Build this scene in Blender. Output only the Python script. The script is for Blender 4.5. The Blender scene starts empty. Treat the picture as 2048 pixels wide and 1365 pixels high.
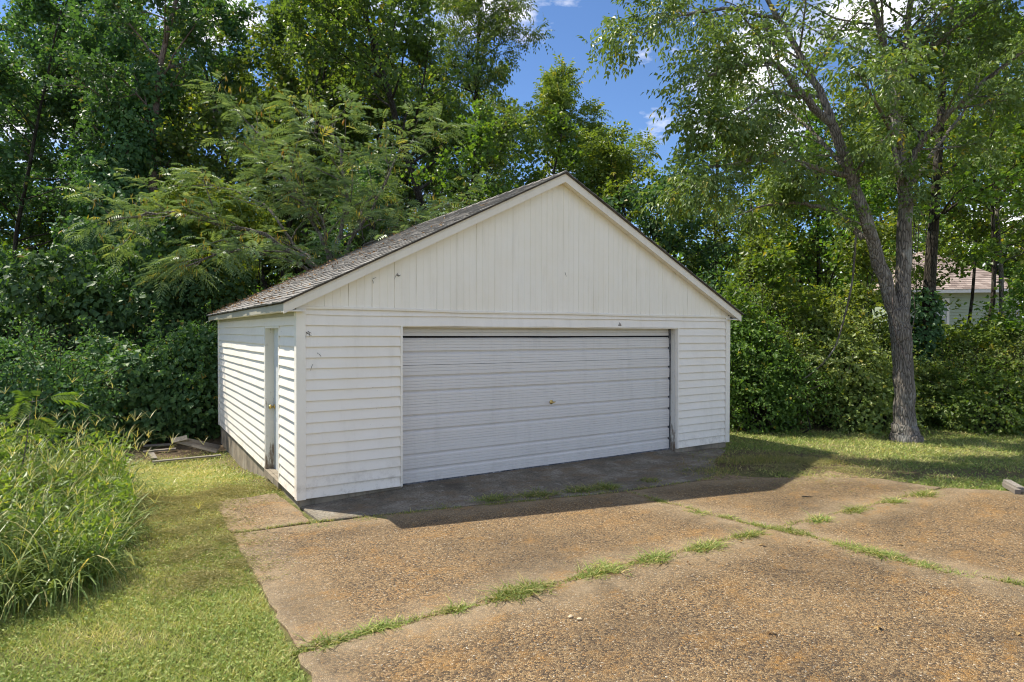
import bpy, math, numpy as np
from mathutils import Vector
sc = bpy.context.scene
col = sc.collection
RAD = math.radians

# ------------------------------------------------------------------ camera
CAMZ = 2.13
FPX, YAW, PITCH, ROLL = 1246.6, 0.5575, -0.0138, 0.0025
cam = bpy.data.cameras.new('camera')
cam.sensor_width = 36.0
cam.lens = FPX / 2048 * 36.0
cam.clip_start = 0.05
cam.clip_end = 2000
cam_o = bpy.data.objects.new('camera', cam)
col.objects.link(cam_o)
sc.camera = cam_o
CF = np.array([math.sin(YAW) * math.cos(PITCH), math.cos(YAW) * math.cos(PITCH), math.sin(PITCH)])
CR0 = np.array([math.cos(YAW), -math.sin(YAW), 0.0])
CU0 = np.cross(CR0, CF)
CR = CR0 * math.cos(ROLL) + CU0 * math.sin(ROLL)
CU = -CR0 * math.sin(ROLL) + CU0 * math.cos(ROLL)
from mathutils import Matrix
cam_o.matrix_world = Matrix(((CR[0], CU[0], -CF[0], 0), (CR[1], CU[1], -CF[1], 0), (CR[2], CU[2], -CF[2], CAMZ), (0, 0, 0, 1)))

# ------------------------------------------------------------------ sky, sun, exposure
SUN_AZ, SUN_EL = RAD(-37.8), RAD(57.1)      # azimuth clockwise from +Y
world = bpy.data.worlds.new('World')
sc.world = world
world.use_nodes = True
wn = world.node_tree
sky = wn.nodes.new('ShaderNodeTexSky')
sky.sky_type = 'NISHITA'
sky.sun_disc = False
sky.sun_elevation = SUN_EL
sky.sun_rotation = SUN_AZ
sky.air_density = 0.85
sky.dust_density = 0.0
sky.ozone_density = 8.0
bg = wn.nodes['Background']
bg.inputs[1].default_value = 0.095
# scattered fair-weather clouds over the whole sky, made denser and brighter for fill light
tc = wn.nodes.new('ShaderNodeTexCoord')
cn = wn.nodes.new('ShaderNodeTexNoise')
cn.inputs['Scale'].default_value = 3.2
cn.inputs['Detail'].default_value = 7
cn.inputs['Roughness'].default_value = 0.58
cmap = wn.nodes.new('ShaderNodeMapping')
cmap.inputs['Scale'].default_value = (1, 1, 2.2)
cmap.inputs['Location'].default_value = (3.3, 5.2, 0.6)
cr = wn.nodes.new('ShaderNodeValToRGB')
cr.color_ramp.elements[0].position = 0.50
cr.color_ramp.elements[1].position = 0.66
cm = wn.nodes.new('ShaderNodeMix')
cm.data_type = 'RGBA'
cm.inputs[7].default_value = (12.0, 11.4, 10.8, 1)
wn.links.new(tc.outputs['Generated'], cmap.inputs[0])
wn.links.new(cmap.outputs[0], cn.inputs['Vector'])
wn.links.new(cn.outputs[0], cr.inputs[0])
wn.links.new(cr.outputs[0], cm.inputs[0])
wn.links.new(sky.outputs[0], cm.inputs[6])
wn.links.new(cm.outputs[2], bg.inputs[0])

sun = bpy.data.lights.new('sun', 'SUN')
sun.energy = 4.0
sun.angle = RAD(0.53)
sun.color = (1.0, 0.93, 0.80)
sun_o = bpy.data.objects.new('sun', sun)
col.objects.link(sun_o)
SD = Vector((math.sin(SUN_AZ) * math.cos(SUN_EL), math.cos(SUN_AZ) * math.cos(SUN_EL), math.sin(SUN_EL)))
sun_o.rotation_euler = SD.to_track_quat('Z', 'Y').to_euler()
sun_o.location = SD * 60

vs = sc.view_settings
vs.view_transform = 'Standard'
vs.look = 'None'
vs.gamma = 1
vs.use_curve_mapping = False
vs.exposure = 0.95
sc.cycles.max_bounces = 7
sc.cycles.diffuse_bounces = 4
sc.cycles.glossy_bounces = 3
sc.cycles.transmission_bounces = 5
sc.cycles.use_denoising = True
sc.cycles.filter_width = 1.1
sc.cycles.caustics_reflective = False
sc.cycles.caustics_refractive = False

# ------------------------------------------------------------------ survey helpers (photo pixel + distance -> metres)
def ray(px, py):
    return CF + (px - 1024) / FPX * CR + (682.5 - py) / FPX * CU
def gp(px, py, z=0.0):
    d = ray(px, py)
    return np.array([0, 0, CAMZ]) + d * (z - CAMZ) / d[2]
def dp(px, depth, py=665.0):
    return np.array([0, 0, CAMZ]) + ray(px, py) * depth

# ------------------------------------------------------------------ scene helpers
OFF = {}
def tag(o, label=None, cat=None, group=None, kind=None):
    if label: o['label'] = label
    if cat: o['category'] = cat
    if group: o['group'] = group
    if kind: o['kind'] = kind
    return o
def empty(name, loc):
    o = bpy.data.objects.new(name, None)
    o.empty_display_size = 0.3
    o.location = loc
    col.objects.link(o)
    OFF[o.name] = np.array(loc, float)
    return o
def fastmesh(name, V, F, attrs=None, smooth=False):
    V = np.asarray(V, np.float32); F = np.asarray(F, np.int32)
    me = bpy.data.meshes.new(name)
    k = F.shape[1]
    me.vertices.add(len(V)); me.vertices.foreach_set('co', V.ravel())
    me.loops.add(F.size); me.loops.foreach_set('vertex_index', F.ravel())
    me.polygons.add(len(F))
    me.polygons.foreach_set('loop_start', np.arange(0, F.size, k, dtype=np.int32))
    me.polygons.foreach_set('loop_total', np.full(len(F), k, np.int32))
    me.polygons.foreach_set('use_smooth', np.full(len(F), smooth, bool))
    for a, v in (attrs or {}).items():
        at = me.attributes.new(a, 'FLOAT', 'POINT')
        at.data.foreach_set('value', np.asarray(v, np.float32))
    me.update(calc_edges=True)
    return me
def link(name, me, mat, parent=None, loc=None):
    """link a mesh; its vertices are in metres of the place (or about loc when that is given)"""
    o = bpy.data.objects.new(name, me)
    if mat is not None and not me.materials: me.materials.append(mat)
    if loc is not None: o.location = loc
    col.objects.link(o)
    if parent is not None:
        o.parent = parent
    OFF[o.name] = np.array(OFF.get(parent.name, (0, 0, 0)) if parent is not None else (0, 0, 0), float) + np.array(loc if loc is not None else (0, 0, 0), float)
    return o
class MB:
    """collects polygons of one piece"""
    def __init__(s): s.v = []; s.f = []; s.t = []
    def poly(s, vs_, fs, tint=0.5):
        n = len(s.v); s.v += [tuple(map(float, p)) for p in vs_]; s.f += [tuple(i + n for i in f) for f in fs]; s.t += [tint] * len(vs_)
        return s
    def box(s, a, b, tint=0.5):
        (x0, y0, z0), (x1, y1, z1) = a, b
        return s.poly([(x0, y0, z0), (x1, y0, z0), (x1, y1, z0), (x0, y1, z0), (x0, y0, z1), (x1, y0, z1), (x1, y1, z1), (x0, y1, z1)],
                      [(3, 2, 1, 0), (4, 5, 6, 7), (0, 1, 5, 4), (1, 2, 6, 5), (2, 3, 7, 6), (3, 0, 4, 7)], tint)
    def sweep(s, sections, closed=True, caps=True, tint=0.5):
        """sections: list of equally long point lists"""
        k = len(sections[0]); n = len(s.v)
        for sec in sections: s.v += [tuple(map(float, p)) for p in sec]; s.t += [tint] * k
        for i in range(len(sections) - 1):
            for j in range(k if closed else k - 1):
                a = n + i * k + j; b = n + i * k + (j + 1) % k
                s.f.append((a, b, b + k, a + k))
        if caps:
            s.f.append(tuple(range(n + k - 1, n - 1, -1)))
            m = n + (len(sections) - 1) * k
            s.f.append(tuple(range(m, m + k)))
        return s
    def tube(s, pts, rad, k=8, tint=0.5):
        pts = [np.array(p, float) for p in pts]
        if np.isscalar(rad): rad = [rad] * len(pts)
        secs = []
        for i, p in enumerate(pts):
            d = pts[min(i + 1, len(pts) - 1)] - pts[max(i - 1, 0)]
            d /= np.linalg.norm(d) + 1e-9
            a = np.cross(d, (0.3, 0.2, 0.93) if abs(d[2]) < 0.9 else (1, 0.1, 0)); a /= np.linalg.norm(a)
            b = np.cross(d, a)
            secs.append([p + rad[i] * (math.cos(q) * a + math.sin(q) * b) for q in np.arange(k) * 2 * math.pi / k])
        return s.sweep(secs, tint=tint)
    def build(s, name, mat, parent=None, loc=None, smooth=False, recalc=True, bevel=0):
        me = bpy.data.meshes.new(name)
        v = np.array(s.v)
        off = OFF[parent.name] if parent is not None else np.zeros(3)
        if loc is not None: off = np.array(loc, float)
        me.from_pydata((v - off).tolist(), [], s.f)
        if recalc:
            import bmesh
            bm = bmesh.new(); bm.from_mesh(me)
            bmesh.ops.recalc_face_normals(bm, faces=bm.faces[:])
            if bevel:
                bmesh.ops.bevel(bm, geom=[e for e in bm.edges if e.is_manifold and e.calc_face_angle(0) > 0.6], offset=bevel, segments=2, profile=0.7, affect='EDGES')
            bm.to_mesh(me); bm.free()
        if not bevel:
            at = me.attributes.new('tint', 'FLOAT', 'POINT'); at.data.foreach_set('value', np.array(s.t, np.float32))
        if smooth: me.polygons.foreach_set('use_smooth', [True] * len(me.polygons))
        o = bpy.data.objects.new(name, me)
        me.materials.append(mat)
        if loc is not None: o.location = loc
        if parent is not None: o.parent = parent
        col.objects.link(o)
        OFF[o.name] = off
        return o
def copy_thing(root, loc, rotz=0.0, scale=1.0, lean=(0, 0)):
    r = root.copy(); col.objects.link(r)
    r.location = loc; r.rotation_euler = (lean[0], lean[1], rotz); r.scale = (scale,) * 3
    for ch in list(root.children):
        c = ch.copy(); col.objects.link(c); c.parent = r
        for g in list(ch.children):
            e = g.copy(); col.objects.link(e); e.parent = c
    return r

# ------------------------------------------------------------------ materials
class NT:
    def __init__(s, name):
        s.m = bpy.data.materials.new(name); s.m.use_nodes = True
        s.t = s.m.node_tree; s.b = s.t.nodes['Principled BSDF']; s.out = s.t.nodes['Material Output']
        s.pos = s.n('ShaderNodeNewGeometry').outputs['Position']
    def n(s, typ, ins=None, **kw):
        nd = s.t.nodes.new(typ)
        for k, v in kw.items(): setattr(nd, k, v)
        for k, v in (ins or {}).items(): s.set(nd.inputs[k], v)
        return nd
    def set(s, sock, v):
        if isinstance(v, bpy.types.NodeSocket): s.t.links.new(v, sock)
        else: sock.default_value = v
    def noise(s, scale, detail=4, rough=0.55, vec=None, out=0, dist=0.0):
        return s.n('ShaderNodeTexNoise', {'Vector': vec or s.pos, 'Scale': scale, 'Detail': detail, 'Roughness': rough, 'Distortion': dist}).outputs[out]
    def voro(s, scale, feature='F1', vec=None, dims='3D'):
        return s.n('ShaderNodeTexVoronoi', {'Vector': vec or s.pos, 'Scale': scale}, feature=feature, voronoi_dimensions=dims)
    def ramp(s, fac, stops, interp='LINEAR'):
        nd = s.n('ShaderNodeValToRGB', {0: fac}); r = nd.color_ramp; r.interpolation = interp
        while len(r.elements) < len(stops): r.elements.new(0.5)
        for e, (p, c) in zip(r.elements, stops):
            e.position = p; e.color = (*c, 1) if not np.isscalar(c) else (c, c, c, 1)
        return nd.outputs[0]
    def mix(s, fac, a, b, blend='MIX'):
        nd = s.n('ShaderNodeMix', data_type='RGBA', blend_type=blend)
        for k, v in ((0, fac), (6, a), (7, b)):
            if not isinstance(v, bpy.types.NodeSocket) and not np.isscalar(v): v = (*v, 1)
            s.set(nd.inputs[k], v)
        return nd.outputs[2]
    def math(s, op, a, b=0.0, c=None):
        nd = s.n('ShaderNodeMath', {0: a, 1: b}, operation=op)
        if c is not None: s.set(nd.inputs[2], c)
        return nd.outputs[0]
    def attr(s, name):
        return s.n('ShaderNodeAttribute', attribute_name=name).outputs['Fac']
    def mapping(s, scale, vec=None):
        return s.n('ShaderNodeMapping', {0: vec or s.pos, 'Scale': scale}).outputs[0]
    def bump(s, h, strength=0.3, dist=0.01):
        s.t.links.new(s.n('ShaderNodeBump', {'Height': h, 'Strength': strength, 'Distance': dist}).outputs[0], s.b.inputs['Normal'])
    def fin(s, color, rough=0.6, spec=0.4, metal=0.0):
        s.set(s.b.inputs['Base Color'], color if isinstance(color, bpy.types.NodeSocket) else (*color, 1))
        s.set(s.b.inputs['Roughness'], rough)
        s.b.inputs['Specular IOR Level'].default_value = spec
        s.b.inputs['Metallic'].default_value = metal
        return s.m

def leaf_mat(name, stops, trans=0.38, rough=0.42, spec=0.35, tcol=(1.35, 1.2, 0.45)):
    m = NT(name)
    stops = [(p, (q[0] * 1.12, q[1] * 1.08, q[2])) for p, q in stops]
    c = m.ramp(m.attr('tint'), stops)
    rnd = m.n('ShaderNodeObjectInfo').outputs['Random']
    c = m.n('ShaderNodeHueSaturation', {'Hue': m.math('MULTIPLY_ADD', rnd, 0.02, 0.496), 'Saturation': 1.0, 'Value': m.math('MULTIPLY_ADD', rnd, 0.3, 0.85), 'Color': c}).outputs[0]
    m.fin(c, rough, spec)
    tr = m.n('ShaderNodeBsdfTranslucent', {'Color': m.mix(1.0, c, tcol, 'MULTIPLY')})
    mx = m.n('ShaderNodeMixShader', {0: trans})
    m.t.links.new(m.b.outputs[0], mx.inputs[1]); m.t.links.new(tr.outputs[0], mx.inputs[2])
    m.t.links.new(mx.outputs[0], m.out.inputs[0])
    return m.m
M = {}
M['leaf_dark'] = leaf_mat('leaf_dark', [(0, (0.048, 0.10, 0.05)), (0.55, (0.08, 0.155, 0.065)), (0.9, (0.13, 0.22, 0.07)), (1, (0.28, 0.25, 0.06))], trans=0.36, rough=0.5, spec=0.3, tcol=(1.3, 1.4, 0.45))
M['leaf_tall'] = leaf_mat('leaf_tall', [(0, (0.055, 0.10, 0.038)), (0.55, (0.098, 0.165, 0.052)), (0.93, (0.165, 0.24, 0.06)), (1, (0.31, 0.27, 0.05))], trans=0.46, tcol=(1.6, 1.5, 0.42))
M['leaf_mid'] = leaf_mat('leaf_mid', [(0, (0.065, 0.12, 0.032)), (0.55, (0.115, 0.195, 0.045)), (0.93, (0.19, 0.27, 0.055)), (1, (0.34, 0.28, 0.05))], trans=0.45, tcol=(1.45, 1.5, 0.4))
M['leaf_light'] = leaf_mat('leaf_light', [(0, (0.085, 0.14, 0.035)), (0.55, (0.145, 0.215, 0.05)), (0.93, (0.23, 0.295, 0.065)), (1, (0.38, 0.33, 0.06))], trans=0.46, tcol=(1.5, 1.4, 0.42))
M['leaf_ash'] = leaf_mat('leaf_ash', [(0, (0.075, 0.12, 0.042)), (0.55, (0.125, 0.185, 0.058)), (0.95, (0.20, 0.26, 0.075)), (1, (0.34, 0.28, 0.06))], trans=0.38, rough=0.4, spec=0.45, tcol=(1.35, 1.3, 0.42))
M['leaf_mimosa'] = leaf_mat('leaf_mimosa', [(0, (0.095, 0.155, 0.08)), (0.55, (0.165, 0.24, 0.125)), (0.95, (0.29, 0.36, 0.18)), (1, (0.38, 0.33, 0.10))], trans=0.30, rough=0.42, spec=0.5, tcol=(1.3, 1.2, 0.4))
M['seed_pod'] = leaf_mat('seed_pod', [(0, (0.30, 0.27, 0.06)), (0.7, (0.42, 0.35, 0.07)), (1, (0.35, 0.16, 0.05))], trans=0.3)
M['leaf_vine'] = leaf_mat('leaf_vine', [(0, (0.05, 0.105, 0.05)), (0.55, (0.088, 0.17, 0.068)), (0.93, (0.15, 0.24, 0.075)), (1, (0.32, 0.24, 0.06))], trans=0.34, rough=0.5, spec=0.3, tcol=(1.3, 1.4, 0.45))
M['leaf_shrub'] = leaf_mat('leaf_shrub', [(0, (0.12, 0.175, 0.055)), (0.55, (0.21, 0.275, 0.085)), (0.93, (0.31, 0.365, 0.12)), (1, (0.40, 0.35, 0.10))], trans=0.40, tcol=(1.4, 1.3, 0.45))
M['leaf_vine_bright'] = leaf_mat('leaf_vine_bright', [(0, (0.12, 0.20, 0.04)), (0.55, (0.19, 0.29, 0.05)), (1, (0.34, 0.36, 0.07))], trans=0.42)
M['grass'] = leaf_mat('grass', [(0, (0.15, 0.225, 0.06)), (0.4, (0.295, 0.36, 0.11)), (0.7, (0.44, 0.435, 0.18)), (1, (0.66, 0.58, 0.34))], trans=0.35, rough=0.5, spec=0.25, tcol=(1.2, 1.15, 0.6))
M['tuft'] = leaf_mat('tuft', [(0, (0.11, 0.165, 0.045)), (0.6, (0.20, 0.265, 0.075)), (0.9, (0.31, 0.34, 0.115)), (1, (0.50, 0.43, 0.22))], trans=0.36, rough=0.5, spec=0.25)
M['tall_grass'] = leaf_mat('tall_grass', [(0, (0.10, 0.16, 0.05)), (0.6, (0.19, 0.26, 0.08)), (0.88, (0.31, 0.35, 0.125)), (1, (0.54, 0.47, 0.25))], trans=0.38, rough=0.4, spec=0.4)
M['clippings'] = leaf_mat('clippings', [(0, (0.16, 0.175, 0.08)), (0.6, (0.31, 0.30, 0.15)), (1, (0.46, 0.40, 0.23))], trans=0.2, rough=0.7, spec=0.15)
M['dead_leaf'] = leaf_mat('dead_leaf', [(0, (0.08, 0.048, 0.025)), (0.5, (0.17, 0.10, 0.05)), (1, (0.40, 0.27, 0.14))], trans=0.15, rough=0.7, spec=0.2, tcol=(1.1, 0.9, 0.6))

def bark_mat(name, dark, light, lichen=(0.30, 0.31, 0.27), lich=0.5):
    m = NT(name)
    v = m.mapping((9, 9, 1.6))
    f = m.noise(3.2, 6, 0.65, v, dist=0.8)
    r = m.voro(2.8, 'DISTANCE_TO_EDGE', v).outputs['Distance']
    c = m.ramp(f, [(0.3, dark), (0.7, light)])
    c = m.mix(m.ramp(r, [(0.0, 1.0), (0.12, 0.0)]), c, tuple(0.5 * q for q in dark))
    c = m.mix(m.math('MULTIPLY', m.ramp(m.noise(2.3, 5, 0.7), [(0.52, 0.0), (0.66, 1.0)]), lich), c, lichen)
    m.bump(m.math('ADD', m.ramp(r, [(0, 0.0), (0.25, 1.0)]), f), 0.9, 0.02)
    return m.fin(c, 0.9, 0.15)
M['bark'] = bark_mat('bark', (0.13, 0.112, 0.095), (0.33, 0.295, 0.255), lichen=(0.44, 0.44, 0.40))
M['bark_dark'] = bark_mat('bark_dark', (0.03, 0.026, 0.02), (0.10, 0.085, 0.068), lich=0.25)
M['bark_pale'] = bark_mat('bark_pale', (0.17, 0.12, 0.10), (0.38, 0.29, 0.25), lich=0.2)

def vinyl(name, base, dirt, rough=0.42, specks=True, wav=0.25, muddy=0.5):
    m = NT(name)
    c = m.mix(m.math('MULTIPLY', m.ramp(m.noise(1.7, 5, 0.6), [(0.35, 0.0), (0.75, 1.0)]), 0.45), base, dirt)
    st = m.noise(1.0, 6, 0.7, m.mapping((7, 7, 0.9)))
    c = m.mix(m.math('MULTIPLY', m.ramp(st, [(0.5, 0.0), (0.72, 1.0)]), 0.22), c, tuple(q * 0.72 for q in dirt))
    if specks:
        sp = m.ramp(m.noise(26, 3, 0.6), [(0.70, 0.0), (0.745, 1.0)])
        zone = m.ramp(m.noise(1.6, 3, 0.6), [(0.5, 0.0), (0.7, 1.0)])
        c = m.mix(m.math('MULTIPLY', m.math('MULTIPLY', sp, zone), 0.8), c, (0.16, 0.12, 0.09))
    zz_ = m.n('ShaderNodeSeparateXYZ', {0: m.pos}).outputs[2]
    mud = m.math('MULTIPLY', m.ramp(zz_, [(0.08, 1.0), (0.55, 0.0)]), m.ramp(m.noise(7, 6, 0.75), [(0.48, 0.0), (0.68, muddy)]))
    c = m.mix(mud, c, (0.30, 0.24, 0.17))
    m.bump(m.math('ADD', m.noise(2.4, 2, 0.5, m.mapping((1, 1, 2.5))), m.math('MULTIPLY', m.noise(60, 3, 0.6), 0.03)), wav, 0.03)
    return m.fin(c, m.math('MULTIPLY_ADD', m.noise(5, 4), 0.2, rough - 0.1), 0.4)
M['vinyl'] = vinyl('vinyl', (0.88, 0.825, 0.74), (0.80, 0.725, 0.60))
M['vinyl_trim'] = vinyl('vinyl_trim', (0.89, 0.84, 0.755), (0.82, 0.75, 0.63), specks=False)
M['gable_vinyl'] = vinyl('gable_vinyl', (0.90, 0.845, 0.745), (0.84, 0.76, 0.60), specks=False, wav=0.18)
M['rake_paint'] = vinyl('rake_paint', (0.80, 0.735, 0.625), (0.68, 0.60, 0.48), specks=False, wav=0.35)
M['fascia'] = vinyl('fascia', (0.46, 0.43, 0.34), (0.32, 0.30, 0.22), specks=False)  # dark olive; on the frieze it puts the eave's shade into the colour
M['door_steel'] = vinyl('door_steel', (0.72, 0.69, 0.66), (0.67, 0.635, 0.595), rough=0.38, specks=False, wav=0.10, muddy=0.15)
M['side_door'] = vinyl('side_door', (0.60, 0.63, 0.64), (0.54, 0.55, 0.52), specks=False, wav=0.1)

def make(name, fn):
    m = NT(name); M[name] = fn(m); return M[name]
def f_oldwood(m):
    v = m.mapping((1.5, 1.5, 1.5)); g = m.noise(9, 6, 0.7, m.mapping((2, 14, 14)))
    c = m.ramp(g, [(0.3, (0.12, 0.105, 0.09)), (0.6, (0.30, 0.275, 0.24)), (0.8, (0.42, 0.40, 0.36))])
    c = m.mix(m.math('MULTIPLY', m.attr('tint'), 0.45), c, (0.16, 0.125, 0.09)); m.bump(g, 0.6, 0.006); return m.fin(c, 0.9, 0.15)
make('old_wood', f_oldwood)
def f_peel(m):
    g = m.noise(5, 6, 0.7, m.mapping((4, 4, 0.8)))
    z = m.n('ShaderNodeSeparateXYZ', {0: m.pos}).outputs[2]
    k = m.math('ADD', g, m.math('MULTIPLY', m.ramp(z, [(0.05, 1.0), (0.7, 0.0)]), 0.24))
    c = m.ramp(k, [(0.60, (0.74, 0.71, 0.64)), (0.65, (0.40, 0.36, 0.30)), (0.78, (0.19, 0.14, 0.10))])
    m.bump(k, 0.5, 0.006); return m.fin(c, 0.8, 0.2)
make('peeling_paint', f_peel)
def f_dark(m): return m.fin((0.02, 0.02, 0.022), 0.8, 0.2)
make('shade_backing', f_dark)
def f_rubber(m):
    c = m.ramp(m.noise(14, 5, 0.7, m.mapping((1, 1, 0.5))), [(0.4, (0.05, 0.055, 0.065)), (0.62, (0.22, 0.22, 0.23)), (0.72, (0.5, 0.5, 0.5))]); return m.fin(c, 0.8, 0.2)
make('weatherstrip', f_rubber)
def f_brass(m): return m.fin(m.ramp(m.noise(30), [(0.3, (0.62, 0.42, 0.12)), (0.7, (0.78, 0.58, 0.22))]), 0.32, 0.5, 0.9)
make('brass', f_brass)
def f_iron(m): return m.fin((0.06, 0.05, 0.045), 0.6, 0.4, 0.5)
make('iron', f_iron)
def f_found(m):
    n = m.noise(2.2, 6, 0.65); d = m.noise(1.2, 5, 0.7, m.mapping((6, 6, 1)))
    c = m.ramp(n, [(0.3, (0.17, 0.15, 0.12)), (0.55, (0.33, 0.28, 0.21)), (0.8, (0.42, 0.39, 0.33))])
    c = m.mix(m.ramp(d, [(0.5, 0.0), (0.7, 0.75)]), c, (0.09, 0.085, 0.06)); m.bump(m.noise(30, 5, 0.7), 0.5, 0.01); return m.fin(c, 0.92, 0.15)
make('foundation', f_found)
def f_apron(m):
    n = m.noise(1.1, 7, 0.68); k = m.noise(5.5, 6, 0.7)
    c = m.ramp(n, [(0.32, (0.10, 0.088, 0.068)), (0.5, (0.20, 0.175, 0.135)), (0.68, (0.36, 0.325, 0.265))])
    c = m.mix(m.ramp(k, [(0.56, 0.0), (0.72, 0.6)]), c, (0.46, 0.43, 0.38))
    c = m.mix(m.ramp(m.noise(2.0, 6, 0.7, m.mapping((1, 1.6, 0))), [(0.48, 0.0), (0.62, 0.8)]), c, (0.20, 0.145, 0.09))
    c = m.mix(m.ramp(m.noise(42, 3, 0.6), [(0.35, 0.6), (0.55, 0.0)]), c, (0.06, 0.055, 0.045))
    m.bump(m.noise(55, 5, 0.7), 0.5, 0.008); return m.fin(c, 0.92, 0.15)
make('apron_concrete', f_apron)
def f_agg(m):
    p2 = m.mapping((1, 1, 0))
    warp = m.n('ShaderNodeVectorMath', {0: p2, 1: m.n('ShaderNodeVectorMath', {0: m.noise(40, 2, 0.5, p2, out=1), 'Scale': 0.012}, operation='SCALE').outputs[0]}, operation='ADD').outputs[0]
    v1 = m.voro(86, 'F1', warp, '2D'); ve = m.voro(86, 'DISTANCE_TO_EDGE', warp, '2D')
    rnd = m.n('ShaderNodeSeparateColor', {0: v1.outputs['Color']})
    peb = m.ramp(rnd.outputs[0], [(0.0, (0.05, 0.038, 0.026)), (0.2, (0.12, 0.08, 0.045)), (0.45, (0.23, 0.15, 0.075)), (0.68, (0.335, 0.225, 0.11)), (0.88, (0.43, 0.315, 0.175)), (0.95, (0.40, 0.20, 0.05)), (0.985, (0.50, 0.42, 0.30)), (1.0, (0.66, 0.60, 0.5))])
    big = m.noise(0.75, 5, 0.6, p2)
    peb = m.mix(1.0, peb, m.ramp(big, [(0.34, (0.58, 0.58, 0.58)), (0.50, (0.90, 0.89, 0.86)), (0.66, (1.12, 1.07, 0.97))]), 'MULTIPLY')
    # sandy film worn over the stones in places, orange lichen, pale mineral streaks
    film = m.ramp(m.noise(1.35, 6, 0.68, m.mapping((1, 1, 0), m.n('ShaderNodeVectorMath', {0: m.pos, 1: (4.1, 7.3, 0)}).outputs[0])), [(0.46, 0.0), (0.70, 0.28)])
    peb = m.mix(film, peb, (0.39, 0.275, 0.145))
    near = m.attr('tint')
    peb = m.mix(m.math('MULTIPLY', near, m.ramp(m.noise(3.0, 5, 0.7, p2), [(0.32, 0.15), (0.62, 0.95)])), peb, (0.45, 0.35, 0.22))
    lich = m.math('MULTIPLY', m.ramp(m.noise(1.9, 6, 0.72, m.mapping((1, 1.5, 0), m.n('ShaderNodeVectorMath', {0: m.pos, 1: (9.7, 2.2, 0)}).outputs[0])), [(0.53, 0.0), (0.66, 0.55)]), m.ramp(m.noise(34, 3, 0.6, p2), [(0.36, 0.0), (0.55, 1.0)]))
    peb = m.mix(lich, peb, (0.46, 0.235, 0.05))
    stk = m.math('MULTIPLY', m.ramp(m.noise(6.5, 5, 0.75, m.mapping((1, 3.5, 0))), [(0.63, 0.0), (0.72, 0.8)]), m.ramp(m.noise(0.55, 3, 0.5, p2), [(0.48, 0.0), (0.62, 1.0)]))
    peb = m.mix(stk, peb, (0.60, 0.55, 0.47))
    gap = m.ramp(ve.outputs['Distance'], [(0.0, 0.0), (0.16, 1.0)])
    c = m.mix(gap, m.mix(0.25, (0.05, 0.036, 0.024), peb), peb)
    cw = m.n('ShaderNodeVectorMath', {0: p2, 1: m.n('ShaderNodeVectorMath', {0: m.noise(1.6, 6, 0.7, p2, out=1), 'Scale': 0.55}, operation='SCALE').outputs[0]}, operation='ADD').outputs[0]
    crk = m.math('MULTIPLY', m.ramp(m.voro(0.42, 'DISTANCE_TO_EDGE', cw, '2D').outputs['Distance'], [(0.0, 1.0), (0.0045, 0.0)]), m.ramp(m.noise(0.8, 3, 0.5, p2), [(0.46, 0.0), (0.56, 0.85)]))
    c = m.mix(crk, c, (0.045, 0.035, 0.025))
    h = m.ramp(ve.outputs['Distance'], [(0.0, 0.0), (0.35, 1.0)])
    m.bump(h, 0.75, 0.006)
    return m.fin(c, m.math('MULTIPLY_ADD', rnd.outputs[1], 0.3, 0.55), 0.3)
make('aggregate', f_agg)
def f_bed(m):
    c = m.ramp(m.noise(18, 6, 0.7), [(0.3, (0.13, 0.09, 0.055)), (0.6, (0.30, 0.22, 0.14)), (0.8, (0.42, 0.33, 0.22))]); m.bump(m.noise(60, 4), 0.5, 0.01); return m.fin(c, 0.95, 0.1)
make('joint_soil', f_bed)
def f_ground(m):
    g = m.ramp(m.noise(9, 7, 0.72), [(0.28, (0.06, 0.07, 0.022)), (0.5, (0.14, 0.15, 0.05)), (0.68, (0.25, 0.235, 0.11)), (0.8, (0.34, 0.29, 0.16))])
    g = m.mix(m.ramp(m.noise(0.9, 4, 0.6), [(0.42, 0.0), (0.66, 0.6)]), g, (0.27, 0.23, 0.11))
    s = m.ramp(m.noise(16, 7, 0.75), [(0.28, (0.055, 0.04, 0.026)), (0.5, (0.13, 0.095, 0.06)), (0.7, (0.24, 0.18, 0.115)), (0.85, (0.36, 0.29, 0.20))])
    c = m.mix(m.attr('soil'), g, s)
    m.bump(m.noise(26, 7, 0.75), 0.9, 0.035); return m.fin(c, 0.95, 0.1)
make('ground_turf', f_ground)
def f_shingle(m):
    t = m.attr('tint')
    c = m.ramp(t, [(0.0, (0.19, 0.18, 0.165)), (0.5, (0.255, 0.242, 0.222)), (1.0, (0.33, 0.312, 0.285))])
    c = m.mix(m.ramp(m.noise(1.3, 6, 0.7), [(0.45, 0.0), (0.72, 0.45)]), c, (0.17, 0.15, 0.125))
    c = m.mix(m.ramp(m.noise(4.0, 5, 0.7), [(0.62, 0.0), (0.74, 0.4)]), c, (0.30, 0.21, 0.13))
    c = m.mix(1.0, c, m.ramp(m.noise(240, 2, 0.5), [(0.3, 0.55), (0.7, 1.35)]), 'MULTIPLY')
    m.bump(m.noise(220, 2), 0.4, 0.004); return m.fin(c, 0.92, 0.15)
make('shingle', f_shingle)
def f_edge(m): return m.fin(m.ramp(m.noise(9, 5), [(0.3, (0.05, 0.042, 0.034)), (0.7, (0.13, 0.105, 0.08))]), 0.9, 0.1)
make('shingle_edge', f_edge)
def f_hs(m):
    c = m.ramp(m.noise(1.2, 4), [(0.3, (0.33, 0.41, 0.30)), (0.7, (0.38, 0.46, 0.35))]); return m.fin(c, 0.6, 0.3)
make('house_siding', f_hs)
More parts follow.
